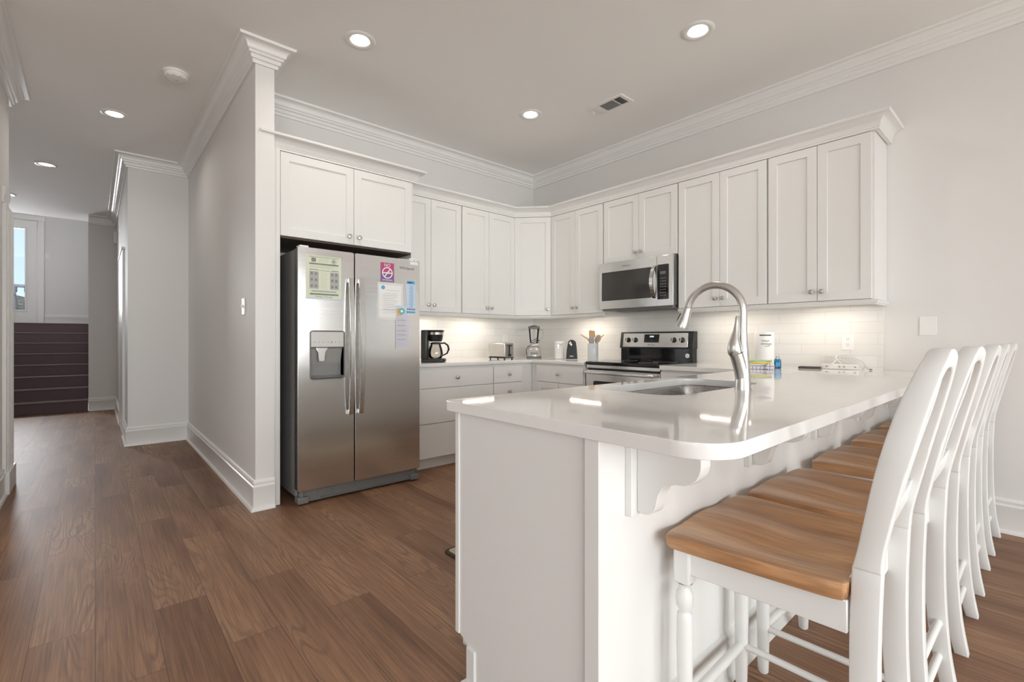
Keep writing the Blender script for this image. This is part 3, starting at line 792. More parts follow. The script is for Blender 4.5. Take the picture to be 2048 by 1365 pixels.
def handle(door, x):
    pts = []; 
    M = MB(); N = 18; rings = []
    for i in range(N + 1):
        t = i / N; z = .585 + (1.555 - .585) * t
        y = YF - .022 - .036 * (1 - (2 * t - 1) ** 2) ** .8
        rings.append((z, y))
    V = []
    for z, y in rings: V.append([M.bm.verts.new((x + a, y + b, z)) for a, b in ((-.0165, .004), (.0165, .004), (.0165, -.005), (.014, -.008), (-.014, -.008), (-.0165, -.005))])
    for A, B in zip(V, V[1:]):
        for k_ in range(6): M.bm.faces.new((A[k_], A[(k_ + 1) % 6], B[(k_ + 1) % 6], B[k_]))
    M.bm.faces.new(V[0]); M.bm.faces.new(V[-1])
    for z in (.60, 1.54): M.box(x - .012, x + .012, YF - .022, YF + .002, z - .014, z + .014, .002)
    M.build('handle', STEELZ, door, world=True)
handle(fd, 1.366); handle(rd, 1.441)
M = MB(); M.box(1.03, 1.92, YF + .03, YF + .09, .012, .092, .003); M.box(1.15, 1.25, YF + .026, YF + .032, .035, .085, .002)
M.box(1.19, 1.86, YF + .024, YF + .032, .018, .026, .001)
for i in range(6): M.box(1.17 + i * .03, 1.185 + i * .03, YF + .022, YF + .03, .018, .03, .001)
M.build('base_grille', DGREY, fr, world=True)
for x in (1.05, 1.895):
    M = MB(); M.box(x - .035, x + .035, YF + .002, YF + .08, .012, .055, .006); M.cyl((x, YF + .03, .05), (x, YF + .03, .098), .011); M.box(x - .02, x + .03, YF + .02, YF + .06, .078, .09, .003)
    M.build('foot_hinge', DGREY, fr, world=True)
M = MB(); M.box(1.845, 1.915, YF + .0, YF + .07, 1.743, 1.755, .003); M.box(1.03, 1.09, YF + .02, YF + .09, 1.743, 1.757, .004)
M.build('hinge_cover', WHITEP, fr, world=True)
M = MB(); M.text('Whirlpool', .030, Tr(1.822, YF - .001, 1.672) @ FACEY); M.build('badge', DGREY, rd, world=True, smooth=0)
M = MB(); M.box(1.85, 1.92, YF - .002, YF + .001, 1.705, 1.728, .001); M.build('energy_tag', PAPERW, rd, world=True)

# papers stuck on the doors
def sheet(name, label, cat, m, x0, x1, z0, z1, fn, y=YF - .0008, tilt=0, th=.0006, to=None):
    cx, cz = (x0 + x1) / 2, (z0 + z1) / 2
    t = MB(M=Tr(cx, y, cz) @ Ry(tilt) @ Tr(-cx, 0, -cz))
    t.use(m); t.box(x0, x1, -th / 2, th / 2, z0, z1)
    def P(mm, a, b, c, d, lift=.0002): t.use(mm); t.quad([(a, -th / 2 - lift, c), (b, -th / 2 - lift, c), (b, -th / 2 - lift, d), (a, -th / 2 - lift, d)])
    def T(mm, s_, sz, x, z, al='CENTER', lift=.0004): t.use(mm); t.text(s_, sz, Tr(x, -th / 2 - lift, z) @ FACEY, al, 0)
    fn(P, T, t)
    if to:
        for v in t.bm.verts:
            v.co.x = to[0] + (v.co.x - x0) / (x1 - x0) * (to[1] - to[0]); v.co.z = to[2] + (v.co.z - z0) / (z1 - z0) * (to[3] - to[2])
    return tag(t.build(name, None, smooth=0), label, cat)
def lines(P, m, x0, x1, z0, z1, n, h=.0012):
    for i in range(n):
        z = z1 - (z1 - z0) * (i + .5) / n; P(m, x0, x1 - random.random() * (x1 - x0) * .35, z - h / 2, z + h / 2)
def notice(P, T, t):
    P(PAPERB, 1.062, 1.306, 1.394, 1.404)
    T(INK, 'Garbage, Recycling & Collection Guidelines', .0115, 1.184, 1.683)
    P(INKG, 1.10, 1.13, 1.648, 1.676)
    t.use(INKG)
    for r0, r1 in ((.018, .0155), (.010, .003)):
        t.plate([[(1.252 + r0 * math.cos(2 * PI * k_ / 20), 1.660 + r0 * math.sin(2 * PI * k_ / 20)) for k_ in range(20)], [(1.252 + r1 * math.cos(2 * PI * k_ / 20), 1.660 + r1 * math.sin(2 * PI * k_ / 20)) for k_ in range(20)]], 1, -.0006, -.0008)
    lines(P, INKM, 1.145, 1.225, 1.648, 1.674, 5)
    P(INKG, 1.085, 1.285, 1.630, 1.641); lines(P, INKM, 1.09, 1.28, 1.606, 1.626, 4)
    P(INKG, 1.087, 1.145, 1.593, 1.598); P(INKG, 1.145, 1.23, 1.591, 1.594); P(INKG, 1.235, 1.285, 1.591, 1.597)
    for x in (1.087, 1.226):
        P(INKM, x, x + .062, 1.465, 1.585)
        for r_ in range(3):
            for c_ in range(2): P(INKG, x + .008 + .028 * c_, x + .023 + .028 * c_, 1.560 - .042 * r_, 1.577 - .042 * r_, .0004)
    lines(P, INKM, 1.16, 1.215, 1.466, 1.585, 15)
    P(INKM, 1.10, 1.27, 1.444, 1.455); P(INKG, 1.09, 1.284, 1.423, 1.435)
    T(INK, 'Monday or Thursday', .0135, 1.185, 1.412)
sheet('notice', 'pale green printed notice taped to the left fridge door', 'notice', PAPERG, 1.064, 1.304, 1.394, 1.692, notice)
X2 = lambda px: None
def nosmoke(P, T, t):
    P(INKP, 1.586, 1.672, 1.5515, 1.60); P(INKR, 1.586, 1.672, 1.60, 1.667)
    T(PAPERW, 'NO', .027, 1.629, 1.652)
    t.use(PAPERW)
    C = [(1.629 + .035 * math.cos(2 * PI * k_ / 32), 1.606 + .035 * math.sin(2 * PI * k_ / 32)) for k_ in range(32)]
    C2 = [(1.629 + .029 * math.cos(2 * PI * k_ / 32), 1.606 + .029 * math.sin(2 * PI * k_ / 32)) for k_ in range(32)]
    t.plate([C, C2], 1, -.0006, -.0009)
    t.box(1.60, 1.658, -.0009, -.0006, 1.6025, 1.609)
    t.box(-.033, .033, -.0010, -.0007, -.0032, .0032, T=Tr(1.629, 0, 1.606) @ Ry(-52))
    T(PAPERW, 'SMOKING', .0155, 1.629, 1.561)
sheet('sticker', 'small magenta and purple NO SMOKING sticker high on the right fridge door', 'sticker', INKP, 1.585, 1.673, 1.550, 1.668, nosmoke, to=(1.603, 1.712, 1.553, 1.698))
def sleeve(P, T, t):
    P(PAPERW, 1.575, 1.72, 1.315, 1.525)
    t.use(INKB); t.lathe([(0, .0004), (.013, .0003)], n=18, T=Tr(1.60, -.0006, 1.508) @ Rx(90))
    T(INKM, 'Welcome to your stay', .010, 1.665, 1.492); lines(P, INKM, 1.60, 1.70, 1.34, 1.475, 12); P(INKR, 1.60, 1.70, 1.365, 1.366)
sheet('document_sleeve', 'clear plastic sleeve with a letter on the right fridge door', 'document', SLEEVE, 1.562, 1.733, 1.30, 1.54, sleeve, y=YF - .0015, to=(1.575, 1.787, 1.267, 1.548))
def tide(P, T, t):
    P(INKB, 1.796, 1.848, 1.540, 1.560); P(PAPERW, 1.793, 1.83, 1.548, 1.552)
    for i in range(22): P(INKB, 1.808 + .004 * (i % 3), 1.838 - .003 * (i % 2), 1.388 + i * .0066, 1.3905 + i * .0066)
    for i in range(5): P(INK, 1.797 + .011 * i, 1.804 + .011 * i, 1.372, 1.382)
    P(INKB, 1.792, 1.850, 1.352, 1.364)
sheet('bookmark_card', 'tall narrow light blue card near the right edge of the fridge', 'card', PAPERB, 1.790, 1.852, 1.350, 1.562, tide, to=(1.815, 1.897, 1.322, 1.578))
def lst(P, T, t): lines(P, INKM, 1.70, 1.765, 1.12, 1.31, 22); [P(INKG, 1.70, 1.76, z, z + .0022) for z in (1.29, 1.255, 1.222, 1.195, 1.165)]
sheet('printed_list', 'long narrow lilac printed list hanging below the round-logo magnet', 'notice', PAPERV, 1.693, 1.778, 1.105, 1.325, lst, y=YF - .0030, to=(1.725, 1.836, 1.047, 1.306))
def magnet(P, T, t):
    P(INKO, 1.702, 1.732, 1.328, 1.372, .0003)
    t.use(INKT); t.lathe([(0, .0005), (.020, .0004)], n=20, T=Tr(1.732, -.0012, 1.356) @ Rx(90)); t.use(PAPERW); t.lathe([(0, .0007), (.009, .0006)], n=16, T=Tr(1.732, -.0012, 1.356) @ Rx(90))
sheet('magnet', 'small square teal and orange magnet holding the lilac list', 'magnet', PAPERB, 1.700, 1.762, 1.325, 1.392, magnet, y=YF - .0048, th=.002, to=(1.733, 1.815, 1.299, 1.380))

# ================================================================== RANGE (local: front faces -y, placed turned to face -X)
rg = thing('range', 'stainless and black electric range with glass cooktop', 'stove', (3.345, 2.789, 0), RZ)
def rb(name, m, *a, par=None, **k): return MB().box(*a, **k).build(name, m, par or rg)
RW = .758
rb('body', BLACKP, .002, RW - .002, .035, .60, .03, .90, .003)
ck = MB().plate([rrect(0, RW, -.012, .535, .02, 5)], 2, .893, .921, .008, 3).build('cooktop', BLACKG, rg)
M = MB()
for cx_, cy_, r_ in ((.19, .14, .105), (.56, .14, .08), (.19, .40, .075), (.56, .40, .10)):
    M.plate([[(cx_ + r_ * math.cos(2 * PI * k_ / 40), cy_ + r_ * math.sin(2 * PI * k_ / 40)) for k_ in range(40)], [(cx_ + (r_ - .003) * math.cos(2 * PI * k_ / 40), cy_ + (r_ - .003) * math.sin(2 * PI * k_ / 40)) for k_ in range(40)]], 2, .9212, .9216)
M.build('burner_rings', GREYP, ck, smooth=0)
rb('front_trim', STEELX, .004, RW - .004, .008, .05, .862, .892, .003)
od = rb('oven_door', STEELX, .004, RW - .004, .0, .036, .20, .845, .004)
MB().plate([rrect(.09, RW - .09, .34, .75, .02, 5)], 1, -.003, .002, .001, 1).build('oven_window', BLACKG, od)
M = MB(); M.box(.03, RW - .03, -.055, -.035, .812, .838, .007, 3); M.box(.04, .07, -.04, .002, .815, .835, .003); M.box(RW - .07, RW - .04, -.04, .002, .815, .835, .003); M.build('oven_handle', STEELX, od)
wd = rb('storage_drawer', STEELX, .004, RW - .004, .002, .036, .05, .19, .004)
# backguard
bgd = rb('backguard', BLACKG, .006, RW - .006, .530, .600, .915, 1.040, .004)
M = MB(); M.plate([[(.515, 1.035), (.600, 1.035), (.600, 1.190), (.540, 1.190)]], 0, 0, RW, .005, 3); cpn = M.build('control_housing', BLACKP, rg)
tl = math.degrees(math.atan2(.025, .155))
TP = Tr(0, .5145, 1.035) @ Rx(-tl)     # panel plane: local x, z up the slope, y out of it
M = MB(); M.plate([rrect(.038, RW - .05, .012, .142, .006, 3)], 1, -.004, .004, .001, 1, T=TP); ps = M.build('control_panel', STEELX, cpn)
for x in (.095, .175, .575, .655):
    M = MB(); M.lathe([(0, .024), (.016, .024), (.019, .02), (.022, .006), (.025, .0)], n=24, T=TP @ Tr(x, -.004, .078) @ Rx(90)); M.use(BLACKP)
    k1 = M.build('control_knob', BLACKP, cpn)
    MB().box(-.0045, .0045, -.030, -.02, -.019, .019, .002, T=TP @ Tr(x, -.004, .078) @ Ry(8)).build('pointer', SILV, k1)
M = MB(); M.plate([rrect(.272, .428, .055, .132, .004, 3)], 1, -.007, -.002, .001, 1, T=TP); dp = M.build('clock_display', BLACKG, cpn)
M = MB(); M.text('12:40', .020, TP @ Tr(.35, -.0075, .110) @ FACEY); M.build('digits', DISP, dp, smooth=0)
M = MB()
for i in range(6): M.text(('OK', 'ON', 'OFF', 'SET', '+', '-')[i], .006, TP @ Tr(.29 + .024 * i, -.0075, .068) @ FACEY)
M.build('button_marks', LGREY, dp, smooth=0)
M = MB(); M.text('Whirlpool', .018, TP @ Tr(.352, -.0045, .032) @ FACEY); M.build('badge', DGREY, cpn, smooth=0)
M = MB(); M.lathe([(0, .001), (.020, .0008), (.021, 0)], n=20, T=Tr(.70, .5305, .975) @ Rx(90)); M.use(INK)
for a, b in ((-.006, .006), (.004, -.004), (.003, .009), (-.008, -.007)): M.box(.70 + a - .004, .70 + a + .004, .528, .5294, .975 + b - .0015, .975 + b + .0015)
M.mats = [PAPERW, INK]
M.build('round_sticker', None, bgd, smooth=0)

# ================================================================== MICROWAVE
mw = thing('microwave', 'stainless over-the-range microwave with dark glass door', 'microwave', (3.57, 2.799, 1.40), RZ)
def mb(name, m, *a, par=None, **k): return MB().box(*a, **k).build(name, m, par or mw)
MW = .756; MH = .422
mb('housing', DGREY, .004, MW - .004, .02, .38, .006, MH, .003)
mdr = MB().plate([rrect(0, .605, 0, MH, .004, 2), rrect(.028, .555, .075, MH - .085, .006, 3)], 1, -.012, .022, .002, 2).build('door', STEELX, mw)
MB().plate([rrect(.026, .557, .073, MH - .083, .006, 3)], 1, -.006, .006).build('door_window', MWGL, mdr)
M = MB(); N = 16; V = []
for i in range(N + 1):
    t_ = i / N; z = .068 + t_ * (.345 - .068); y = -.012 - .055 * math.sin(PI * t_) ** .7; x = .585 + .0 * t_
    V.append([M.bm.verts.new((x + a, y + b, z)) for a, b in ((-.016, .003), (.016, .003), (.016, -.005), (-.016, -.005))])
for A, B in zip(V, V[1:]):
    for k_ in range(4): M.bm.faces.new((A[k_], A[(k_ + 1) % 4], B[(k_ + 1) % 4], B[k_]))
M.bm.faces.new(V[0]); M.bm.faces.new(V[-1]); M.build('handle', CHROME, mdr)
cpl = MB().plate([rrect(.607, MW, 0, MH, .004, 2)], 1, -.012, .022, .002, 2).build('control_column', STEELX, mw)
MB().plate([rrect(.612, .718, .055, MH - .075, .008, 3)], 1, -.0145, -.010, .001, 1).build('keypad', BLACKG, cpl)
mb('keypad_display', DGREY, .640, .690, -.0155, -.014, .265, .290, par=cpl)
M = MB()
for r_ in range(7):
    for c_ in range(3): M.box(.640 + c_ * .020, .650 + c_ * .020, -.0152, -.0142, .085 + r_ * .024, .0895 + r_ * .024)
M.build('keys', GREYP, cpl, smooth=0)
M = MB(); M.text('Whirlpool', .020, Tr(.30, -.0125, .378) @ FACEY); M.build('badge', DGREY, mdr, smooth=0)
M = MB(); M.box(.02, MW - .02, .01, .36, -.016, .008, .003)
for x in (.12, .42): M.box(x, x + .22, .10, .30, -.020, -.014, .003)
M.build('underside_filter', DGREY, mw)

# ================================================================== FAUCET
fx, fy = 1.985, .828
fc = thing('faucet', 'brushed nickel gooseneck pull-down kitchen faucet on the peninsula', 'faucet', (fx, fy, .914))
M = MB(); M.lathe([(.0315, 0), (.0315, .003), (.030, .02), (.0285, .05), (.026, .09), (.0225, .13), (.019, .17), (.0168, .205), (.016, .235), (0, .235)], n=28)
M.tube([(0, 0, .02), (-.001, .001, .05), (-.008, .005, .085), (-.018, .010, .118), (-.028, .015, .149)], [.027, .028, .0275, .0265, .0265], 26)
M.build('body', NICKEL, fc)
M = MB(); pts = [(0, 0, .23), (0, 0, .30)]
R = .114
for k_ in range(0, 17):
    a = RAD(180 - 167 * k_ / 16); pts.append((0, R + R * math.cos(a), .322 + R * math.sin(a)))
pts = [(p[0] - (p[1]) * .10, p[1], p[2]) for p in pts]
M.tube(pts, .0155, 20); M.build('spout', NICKEL, fc)
e1 = Vector(pts[-1]); dr_ = (Vector(pts[-1]) - Vector(pts[-2])).normalized()
M = MB(); M.tube([e1 + dr_ * q for q in (0, .002, .004, .03, .06, .088, .094, .094)], [.0155, .0145, .0168, .0195, .0245, .030, .0298, .022], 24)
sh = M.build('spray_head', NICKEL, fc)
M = MB(); M.tube([e1 + dr_ * .035 + Vector((0, .021, .006)), e1 + dr_ * .06 + Vector((0, .026, .006)), e1 + dr_ * .085 + Vector((0, .028, .005))], [.005, .006, .004], 10); M.build('spray_button', BLACKP, sh)
M = MB(); M.tube([(-.032, .016, .150), (-.0335, .017, .1515), (-.036, .018, .165), (-.038, .018, .185), (-.036, .017, .21), (-.033, .015, .24), (-.031, .013, .27), (-.030, .012, .295), (-.030, .012, .300)], [.024, .0275, .0275, .0245, .0175, .0105, .0065, .0055, .003], 22)
M.build('lever', NICKEL, fc)

# ================================================================== SMALL APPLIANCES AND THINGS ON THE WORKTOPS
ZW = .9142
# coffee maker (front = local -y)
t = thing('coffee_maker', 'black drip coffee maker with a glass carafe beside the fridge', 'coffee maker', (2.30, 3.70, ZW), RAD(52))
M = MB(); M.plate([rrect(-.085, .085, -.11, .10, .03, 6)], 2, 0, .032, .006, 3); M.box(-.06, .06, -.118, -.105, .006, .026, .004); bs = M.build('base', BLACKP, t)
MB().plate([rrect(-.08, .08, .035, .10, .02, 6)], 2, .03, .285, .006, 3).build('water_tank', BLACKP, t)
M = MB(); M.lathe([(0, .185), (.052, .185), (.060, .20), (.070, .27), (.0705, .275), (0, .275)], (0, -.025, 0), 30); bk = M.build('filter_basket', BLACKP, t)
M = MB(); M.lathe([(.0700, .246), (.0722, .248), (.0735, .268), (.072, .270)], (0, -.025, 0), 30); M.build('chrome_band', CHROME, bk)
M = MB(); M.text('BLACK+DECKER', .0085, Tr(.0, -.0925, .232) @ Rz(0) @ FACEY); M.build('badge', PAPERW, bk, smooth=0)
MB().plate([rrect(-.078, .078, -.10, .10, .03, 6)], 2, .275, .289, .004, 2).build('lid', BLACKP, t)
M = MB(); M.lathe([(0, .034), (.050, .034), (.062, .046), (.066, .075), (.060, .115), (.048, .150), (.044, .165)], (0, -.025, 0), 32); cf = M.build('carafe', CARAFE, t)
M = MB(); M.lathe([(.044, .160), (.049, .162), (.050, .174), (.03, .180), (0, .181)], (0, -.025, 0), 28); M.build('carafe_lid', BLACKP, cf)
M = MB(); M.tube([(.0, -.07, .168), (.0, -.105, .172), (.0, -.135, .150), (.0, -.143, .115), (.0, -.128, .078), (.0, -.088, .058)], [.009, .010, .011, .011, .010, .007], 10, flat=(1.3, .8)); M.build('carafe_handle', BLACKP, cf)
# toaster, lever end towards -y
t = thing('toaster', 'brushed steel two-slice toaster on little black feet', 'toaster', (3.13, 3.725, ZW), RAD(6))
M = MB(); M.plate([rrect(-.068, .068, .022, .170, .018, 5)], 1, -.115, .115, .006, 3); M.build('shell', STEELZ, t)
M = MB(); M.box(-.07, .07, -.117, .117, .014, .024, .003); bb_ = M.build('base_tray', BLACKP, t)
for x in (-.055, .055):
    for y in (-.10, .10): MB().cyl((x, y, 0), (x, y, .016), .007, .009, 10).build('foot', BLACKP, t)
M = MB()
for x in (-.028, .028): M.box(x - .012, x + .012, -.09, .09, .168, .1712)
M.build('slots', BLACKP, t, smooth=0)
M = MB(); M.box(-.008, .008, -.1175, -.1145, .055, .145, .001); M.build('lever_track', BLACKP, t)
MB().box(-.02, .02, -.136, -.114, .135, .150, .005, 3).build('lever', BLACKP, t)
M = MB(); M.lathe([(0, .014), (.013, .014), (.014, .008), (.014, 0)], n=18, T=Tr(0, -.115, .045) @ Rx(90)); M.build('browning_dial', BLACKP, t)
# blender in the corner
t = thing('blender', 'silver blender with clear jar standing in the corner', 'blender', (3.67, 3.80, ZW), RAD(-42))
M = MB(); M.lathe([(0, 0), (.078, 0), (.082, .006), (.080, .03), (.074, .09), (.062, .125), (.050, .135), (0, .135)], n=32); b_ = M.build('base', SILV, t)
M = MB(); M.lathe([(.0785, .0), (.0835, .002), (.0825, .018), (.080, .020)], n=32); M.build('foot_ring', DGREY, b_)
M = MB(); M.plate([rrect(-.046, .046, .035, .088, .010, 4)], 1, -.086, -.060, .002, 1); M.build('button_panel', GREYP, b_)
M = MB()
for i in range(4): M.box(-.036 + i * .019, -.022 + i * .019, -.0885, -.085, .046, .060, .001)
M.build('buttons', DGREY, b_)
MB().lathe([(.046, .135), (.046, .150), (.042, .16), (.040, .16)], n=26).build('collar', WHITEP, t)
M = MB(); M.lathe([(0, .160), (.040, .160), (.047, .19), (.058, .30), (.061, .335), (.058, .335), (.055, .30), (.044, .19), (.036, .165), (0, .165)], n=30); jr = M.build('jar', JAR, t)
M = MB(); M.tube([(.058, 0, .315), (.092, 0, .312), (.098, 0, .28), (.088, 0, .22), (.050, 0, .195)], .006, 10); M.build('jar_handle', JAR, jr)
M = MB(); M.lathe([(.057, .322), (.066, .325), (.066, .345), (.055, .352), (.03, .353), (.028, .360), (0, .360)], n=30); M.build('lid', DGREY, t)
M = MB(); M.tube([(-.078, -.02, .03), (-.086, -.03, .08), (-.070, -.06, .125), (-.02, -.075, .155), (.045, -.06, .165), (.058, -.05, .19), (.03, -.06, .215), (-.02, -.065, .19), (-.05, -.06, .165), (-.01, -.07, .17), (.04, -.065, .205), (.05, -.055, .175)], .0035, 8); M.build('power_cord', BLACKP, t)
# can openers
t = thing('can_opener', 'white electric can opener, nearly lost against the tiles', 'can opener', (3.64, 3.385, ZW), RAD(-42))
M = MB(); M.plate([rrect(-.048, .048, -.045, .05, .018, 5)], 2, 0, .185, .008, 3); ob = M.build('body', WHITEP, t)
M = MB(); M.box(-.044, .03, -.075, -.045, .160, .172, .003); M.box(.022, .044, -.078, -.05, .168, .180, .003); M.build('lever', SILV, t)
M = MB(); M.cyl((-.018, -.06, .145), (-.018, -.046, .145), .009, .009, 14); M.box(-.024, -.012, -.056, -.046, .11, .14, .002); M.build('cutter', CHROME, t)
MB().box(-.046, .0, -.0465, -.0445, .062, .064).build('seam', LGREY, t)
t = thing('can_opener', 'black electric can opener with rounded top', 'can opener', (3.64, 3.215, ZW), RAD(-50))
M = MB(); M.plate([[(-.058, 0), (.058, 0), (.050, .12), (.042, .175), (.028, .195), (.0, .202), (-.024, .196), (-.036, .18), (-.050, .10)]], 1, -.045, .05, .010, 4); M.build('body', BLACKP, t, smooth=30)
M = MB(); M.tube([(-.02, -.055, .175), (-.005, -.060, .155), (.0, -.062, .14)], [.012, .014, .008], 12); M.cyl((-.012, -.07, .165), (-.012, -.045, .165), .012, .012, 14); M.build('cutter', CHROME, t)
M = MB(); M.box(-.02, .018, -.0475, -.0445, .03, .04, .001); M.build('badge', SILV, t)
M = MB(); M.box(-.055, .055, -.048, .052, 0, .006, .002); M.build('chrome_foot', SILV, t)
# utensil crock and utensils
CX, CY = 3.62, 2.925
t = thing('utensil_crock', 'pale grey cylindrical utensil crock left of the range', 'crock', (CX, CY, ZW))
MB().lathe([(0, 0), (.048, 0), (.0505, .004), (.0505, .162), (.048, .165), (.045, .162), (.045, .008), (0, .008)], n=36).build('vessel', CERW, t)
MB().lathe([(.0510, .001), (.0516, .003), (.0516, .006), (.051, .008)], n=36).build('foot_band', LGREY, t)
def utensil(name, label, cat, ang, lean, ln, head, hm, tm=WOODL, roll=None):
    z0 = .012; bo = -.030 * min(1, lean / .40); roll = RAD(128) - ang if roll is None else roll
    t = thing(name, label, cat, (CX + bo * math.cos(ang), CY + bo * math.sin(ang), ZW + z0), 0)
    t.rotation_mode = 'XYZ'
    Mx = Matrix.Rotation(ang, 4, 'Z') @ Matrix.Rotation(lean, 4, 'Y') @ Matrix.Rotation(roll, 4, 'Z')
    M = MB(M=Mx); M.tube([(0, 0, 0), (0, 0, ln * .55), (0, 0, ln)], [.0065, .0055, .0045], 10); M.build('handle', tm, t)
    M = MB(M=Mx @ Tr(0, 0, ln)); head(M); M.build('head', hm, t)
def spat(M): M.plate([[(-.009, -.004), (.009, -.004), (.030, .025), (.031, .075), (.024, .088), (-.026, .080), (-.030, .025)]], 1, -.003, .003, .002, 2)
def spoon(M): M.lathe([(0, -.012), (.012, -.006), (.026, .02), (.029, .042), (.022, .066), (.010, .078), (0, .080)], n=20, sy=.28)
def fork(M):
    M.plate([[(-.008, -.004), (.008, -.004), (.025, .02), (.025, .05), (-.025, .05), (-.025, .02)]], 1, -.003, .003, .001)
    for x in (-.020, -.007, .006, .019): M.box(x - .004, x + .004, -.003, .003, .048, .085, .001)
def tong(M): M.tube([(0, 0, -.005), (.008, 0, .018), (.030, 0, .045), (.052, 0, .078)], [.0055, .006, .0055, .004], 8)
utensil('wooden_spatula', 'wooden slotted turner with an angled blade, tallest in the crock', 'spatula', RAD(150), .05, .195, spat, WOODL)
utensil('grey_spoon', 'grey silicone spoon leaning at the front left of the crock', 'spoon', RAD(185), .22, .150, spoon, SILI)
utensil('wooden_tongs', 'long thin wooden-handled utensil leaning far left out of the crock', 'utensil', RAD(139), .36, .20, tong, WOODL, roll=0)
utensil('grey_ladle', 'grey silicone ladle leaning to the right out of the crock', 'ladle', RAD(-28), .38, .175, spoon, SILI)
utensil('wooden_fork', 'wooden-handled utensil leaning right above the grey ladle', 'utensil', RAD(-75), .34, .19, tong, WOODL, roll=0)
# paper towel
t = thing('paper_towel_roll', 'tall white roll of paper towels behind the folded dish towels', 'paper towel', (3.845, 1.445, ZW))
MB().lathe([(.019, 0), (.064, 0), (.067, .004), (.067, .256), (.064, .260), (.019, .260), (.019, 0)], n=40).build('roll', PAPERW, t)
def wraptext(M, s_, size, z, th0, r=.0675):
    nv = len(M.bm.verts); M.text(s_, size, Matrix(), 'CENTER', 0)
    M.bm.verts.ensure_lookup_table()
    for v in list(M.bm.verts)[nv:]:
        a = th0 + v.co.x / r; v.co = Vector((r * math.cos(a), r * math.sin(a), z + v.co.y))
TH = math.atan2(-1.445, -3.845) + .12
M = MB(); wraptext(M, 'mean', .026, .195, TH); wraptext(M, 'vintage', .028, .172, TH + .1); wraptext(M, 'design', .013, .153, TH + .15)
M.grid(lambda u, v: (.0675 * math.cos(TH - .62 + 1.25 * u), .0675 * math.sin(TH - .62 + 1.25 * u), .232 + .009 * v), 16, 1)
M.build('wrapper_print', INK, t, smooth=0)
# folded towels: each its own cloth
def towel(label, m, z, h, dx, w=.165, d=.11, rz=0):
    t_ = MB()
    def f(u, v):
        a = 2 * PI * u
        x = (w / 2) * max(-1, min(1, 1.25 * math.cos(a))); zz = h / 2 + (h / 2) * math.sin(a) + .002 * math.sin(x * 60 + z * 500) + .0015 * math.sin(v * 13)
        y = -d / 2 + d * v + .003 * math.sin(u * 17)
        return (x, y, max(0, zz))
    t_.grid(f, 28, 10)
    # end caps
    for v in (0, 1):
        loop = [f(i / 28, v) for i in range(28)]
        vs = [t_.bm.verts.new(p) for p in loop]; t_.bm.faces.new(vs)
    o = t_.build('dish_towel', m, smooth=60)
    o.location = (3.455 + dx, 1.335, ZW + z); o.rotation_euler = (0, 0, RAD(-72 + rz))
    return tag(o, label, 'towel', 'folded dish towels')
towel('checked white and purple dish towel, the wide lower one of the stack', CHECK, .0, .024, 0, .17, .12)
towel('white dish towel folded between the checked and the yellow ones', WHITET, .0245, .014, .0, .16, .11, 2)
towel('yellow dish towel second from the top of the stack', YELLT, .039, .014, 0, .155, .11, -3)
towel('green dish towel lying on top of the stack', GREENT, .0535, .009, .0, .16, .10, 4)
# rolled cloth at the side of the stack
o = MB().tube([(0, 0, .021), (.0, .10, .021)], .021, 20).build('rolled_cloth', CHECK); o.location = (3.40, 1.243, ZW); o.rotation_euler = (0, 0, RAD(-75))
tag(o, 'rolled checked cloth lying at the right end of the towel stack', 'towel')
t = thing('soap_bottle', 'small bottle of bright blue dish soap beside the towels', 'bottle', (3.60, 1.265, ZW), RAD(-68))
MB().plate([rrect(-.022, .022, -.013, .013, .009, 5)], 2, 0, .066, .005, 3).build('bottle_body', BLUEL, t)
MB().plate([rrect(-.019, .019, -.010, .010, .007, 5)], 2, .002, .050, .003, 2).build('liquid', mat('blue_soap', (.02, .42, .68), .2), t)
MB().lathe([(.011, .064), (.012, .068), (.010, .084), (.006, .086), (0, .086)], n=16).build('cap', JAR, t)
MB().box(-.014, .014, -.0145, -.0125, .015, .045, .001).build('label', INKB, t)
t = thing('phone_tray', 'flat dark brown tray lying against the backsplash', 'tray', (3.77, 1.115, ZW), RAD(-80))
MB().box(-.068, .068, -.03, .03, 0, .014, .003).build('tray_body', BROWN, t)
MB().box(-.060, .060, -.024, .024, .0135, .0155, .001).build('inset', BLACKP, t)
# power strip with cords, wire basket
t = thing('power_strip', 'white power strip with looped white cords on the worktop', 'power strip', (3.83, .955, ZW), RAD(-90))
MB().box(-.108, .108, -.022, .022, .002, .034, .004, 3).build('housing', WHITEP, t)
M = MB()
for x in (-.07, .005, .032, .094):
    M.box(x - .003, x + .0, -.0228, -.0215, .014, .024); M.box(x + .003, x + .006, -.0228, -.0215, .014, .022)
M.build('socket_slots', BLACKP, t, smooth=0)
def cord(pts, label=None, r=.0032):
    P = [Vector(p) for p in pts]; out = []
    for i in range(len(P) - 1):
        p0 = P[max(i - 1, 0)]; p1 = P[i]; p2 = P[i + 1]; p3 = P[min(i + 2, len(P) - 1)]
        for k_ in range(6):
            u = k_ / 6
            out.append(.5 * ((2 * p1) + (-p0 + p2) * u + (2 * p0 - 5 * p1 + 4 * p2 - p3) * u * u + (-p0 + 3 * p1 - 3 * p2 + p3) * u ** 3))
    out.append(P[-1])
    return MB().tube(out, r, 8)
cord([(-.108, 0, .018), (-.07, .03, .03), (0, .035, .07), (.06, .0, .085), (.13, .0, .06), (.15, .02, .015), (.17, .015, .004)]).build('cord', WIRE, t)
cord([(-.06, -.035, .004), (-.03, -.03, .04), (.0, .0, .07), (.05, .01, .045), (.10, .02, .07), (.14, .03, .03), (.12, .05, .004)]).build('cord', WIRE, t)
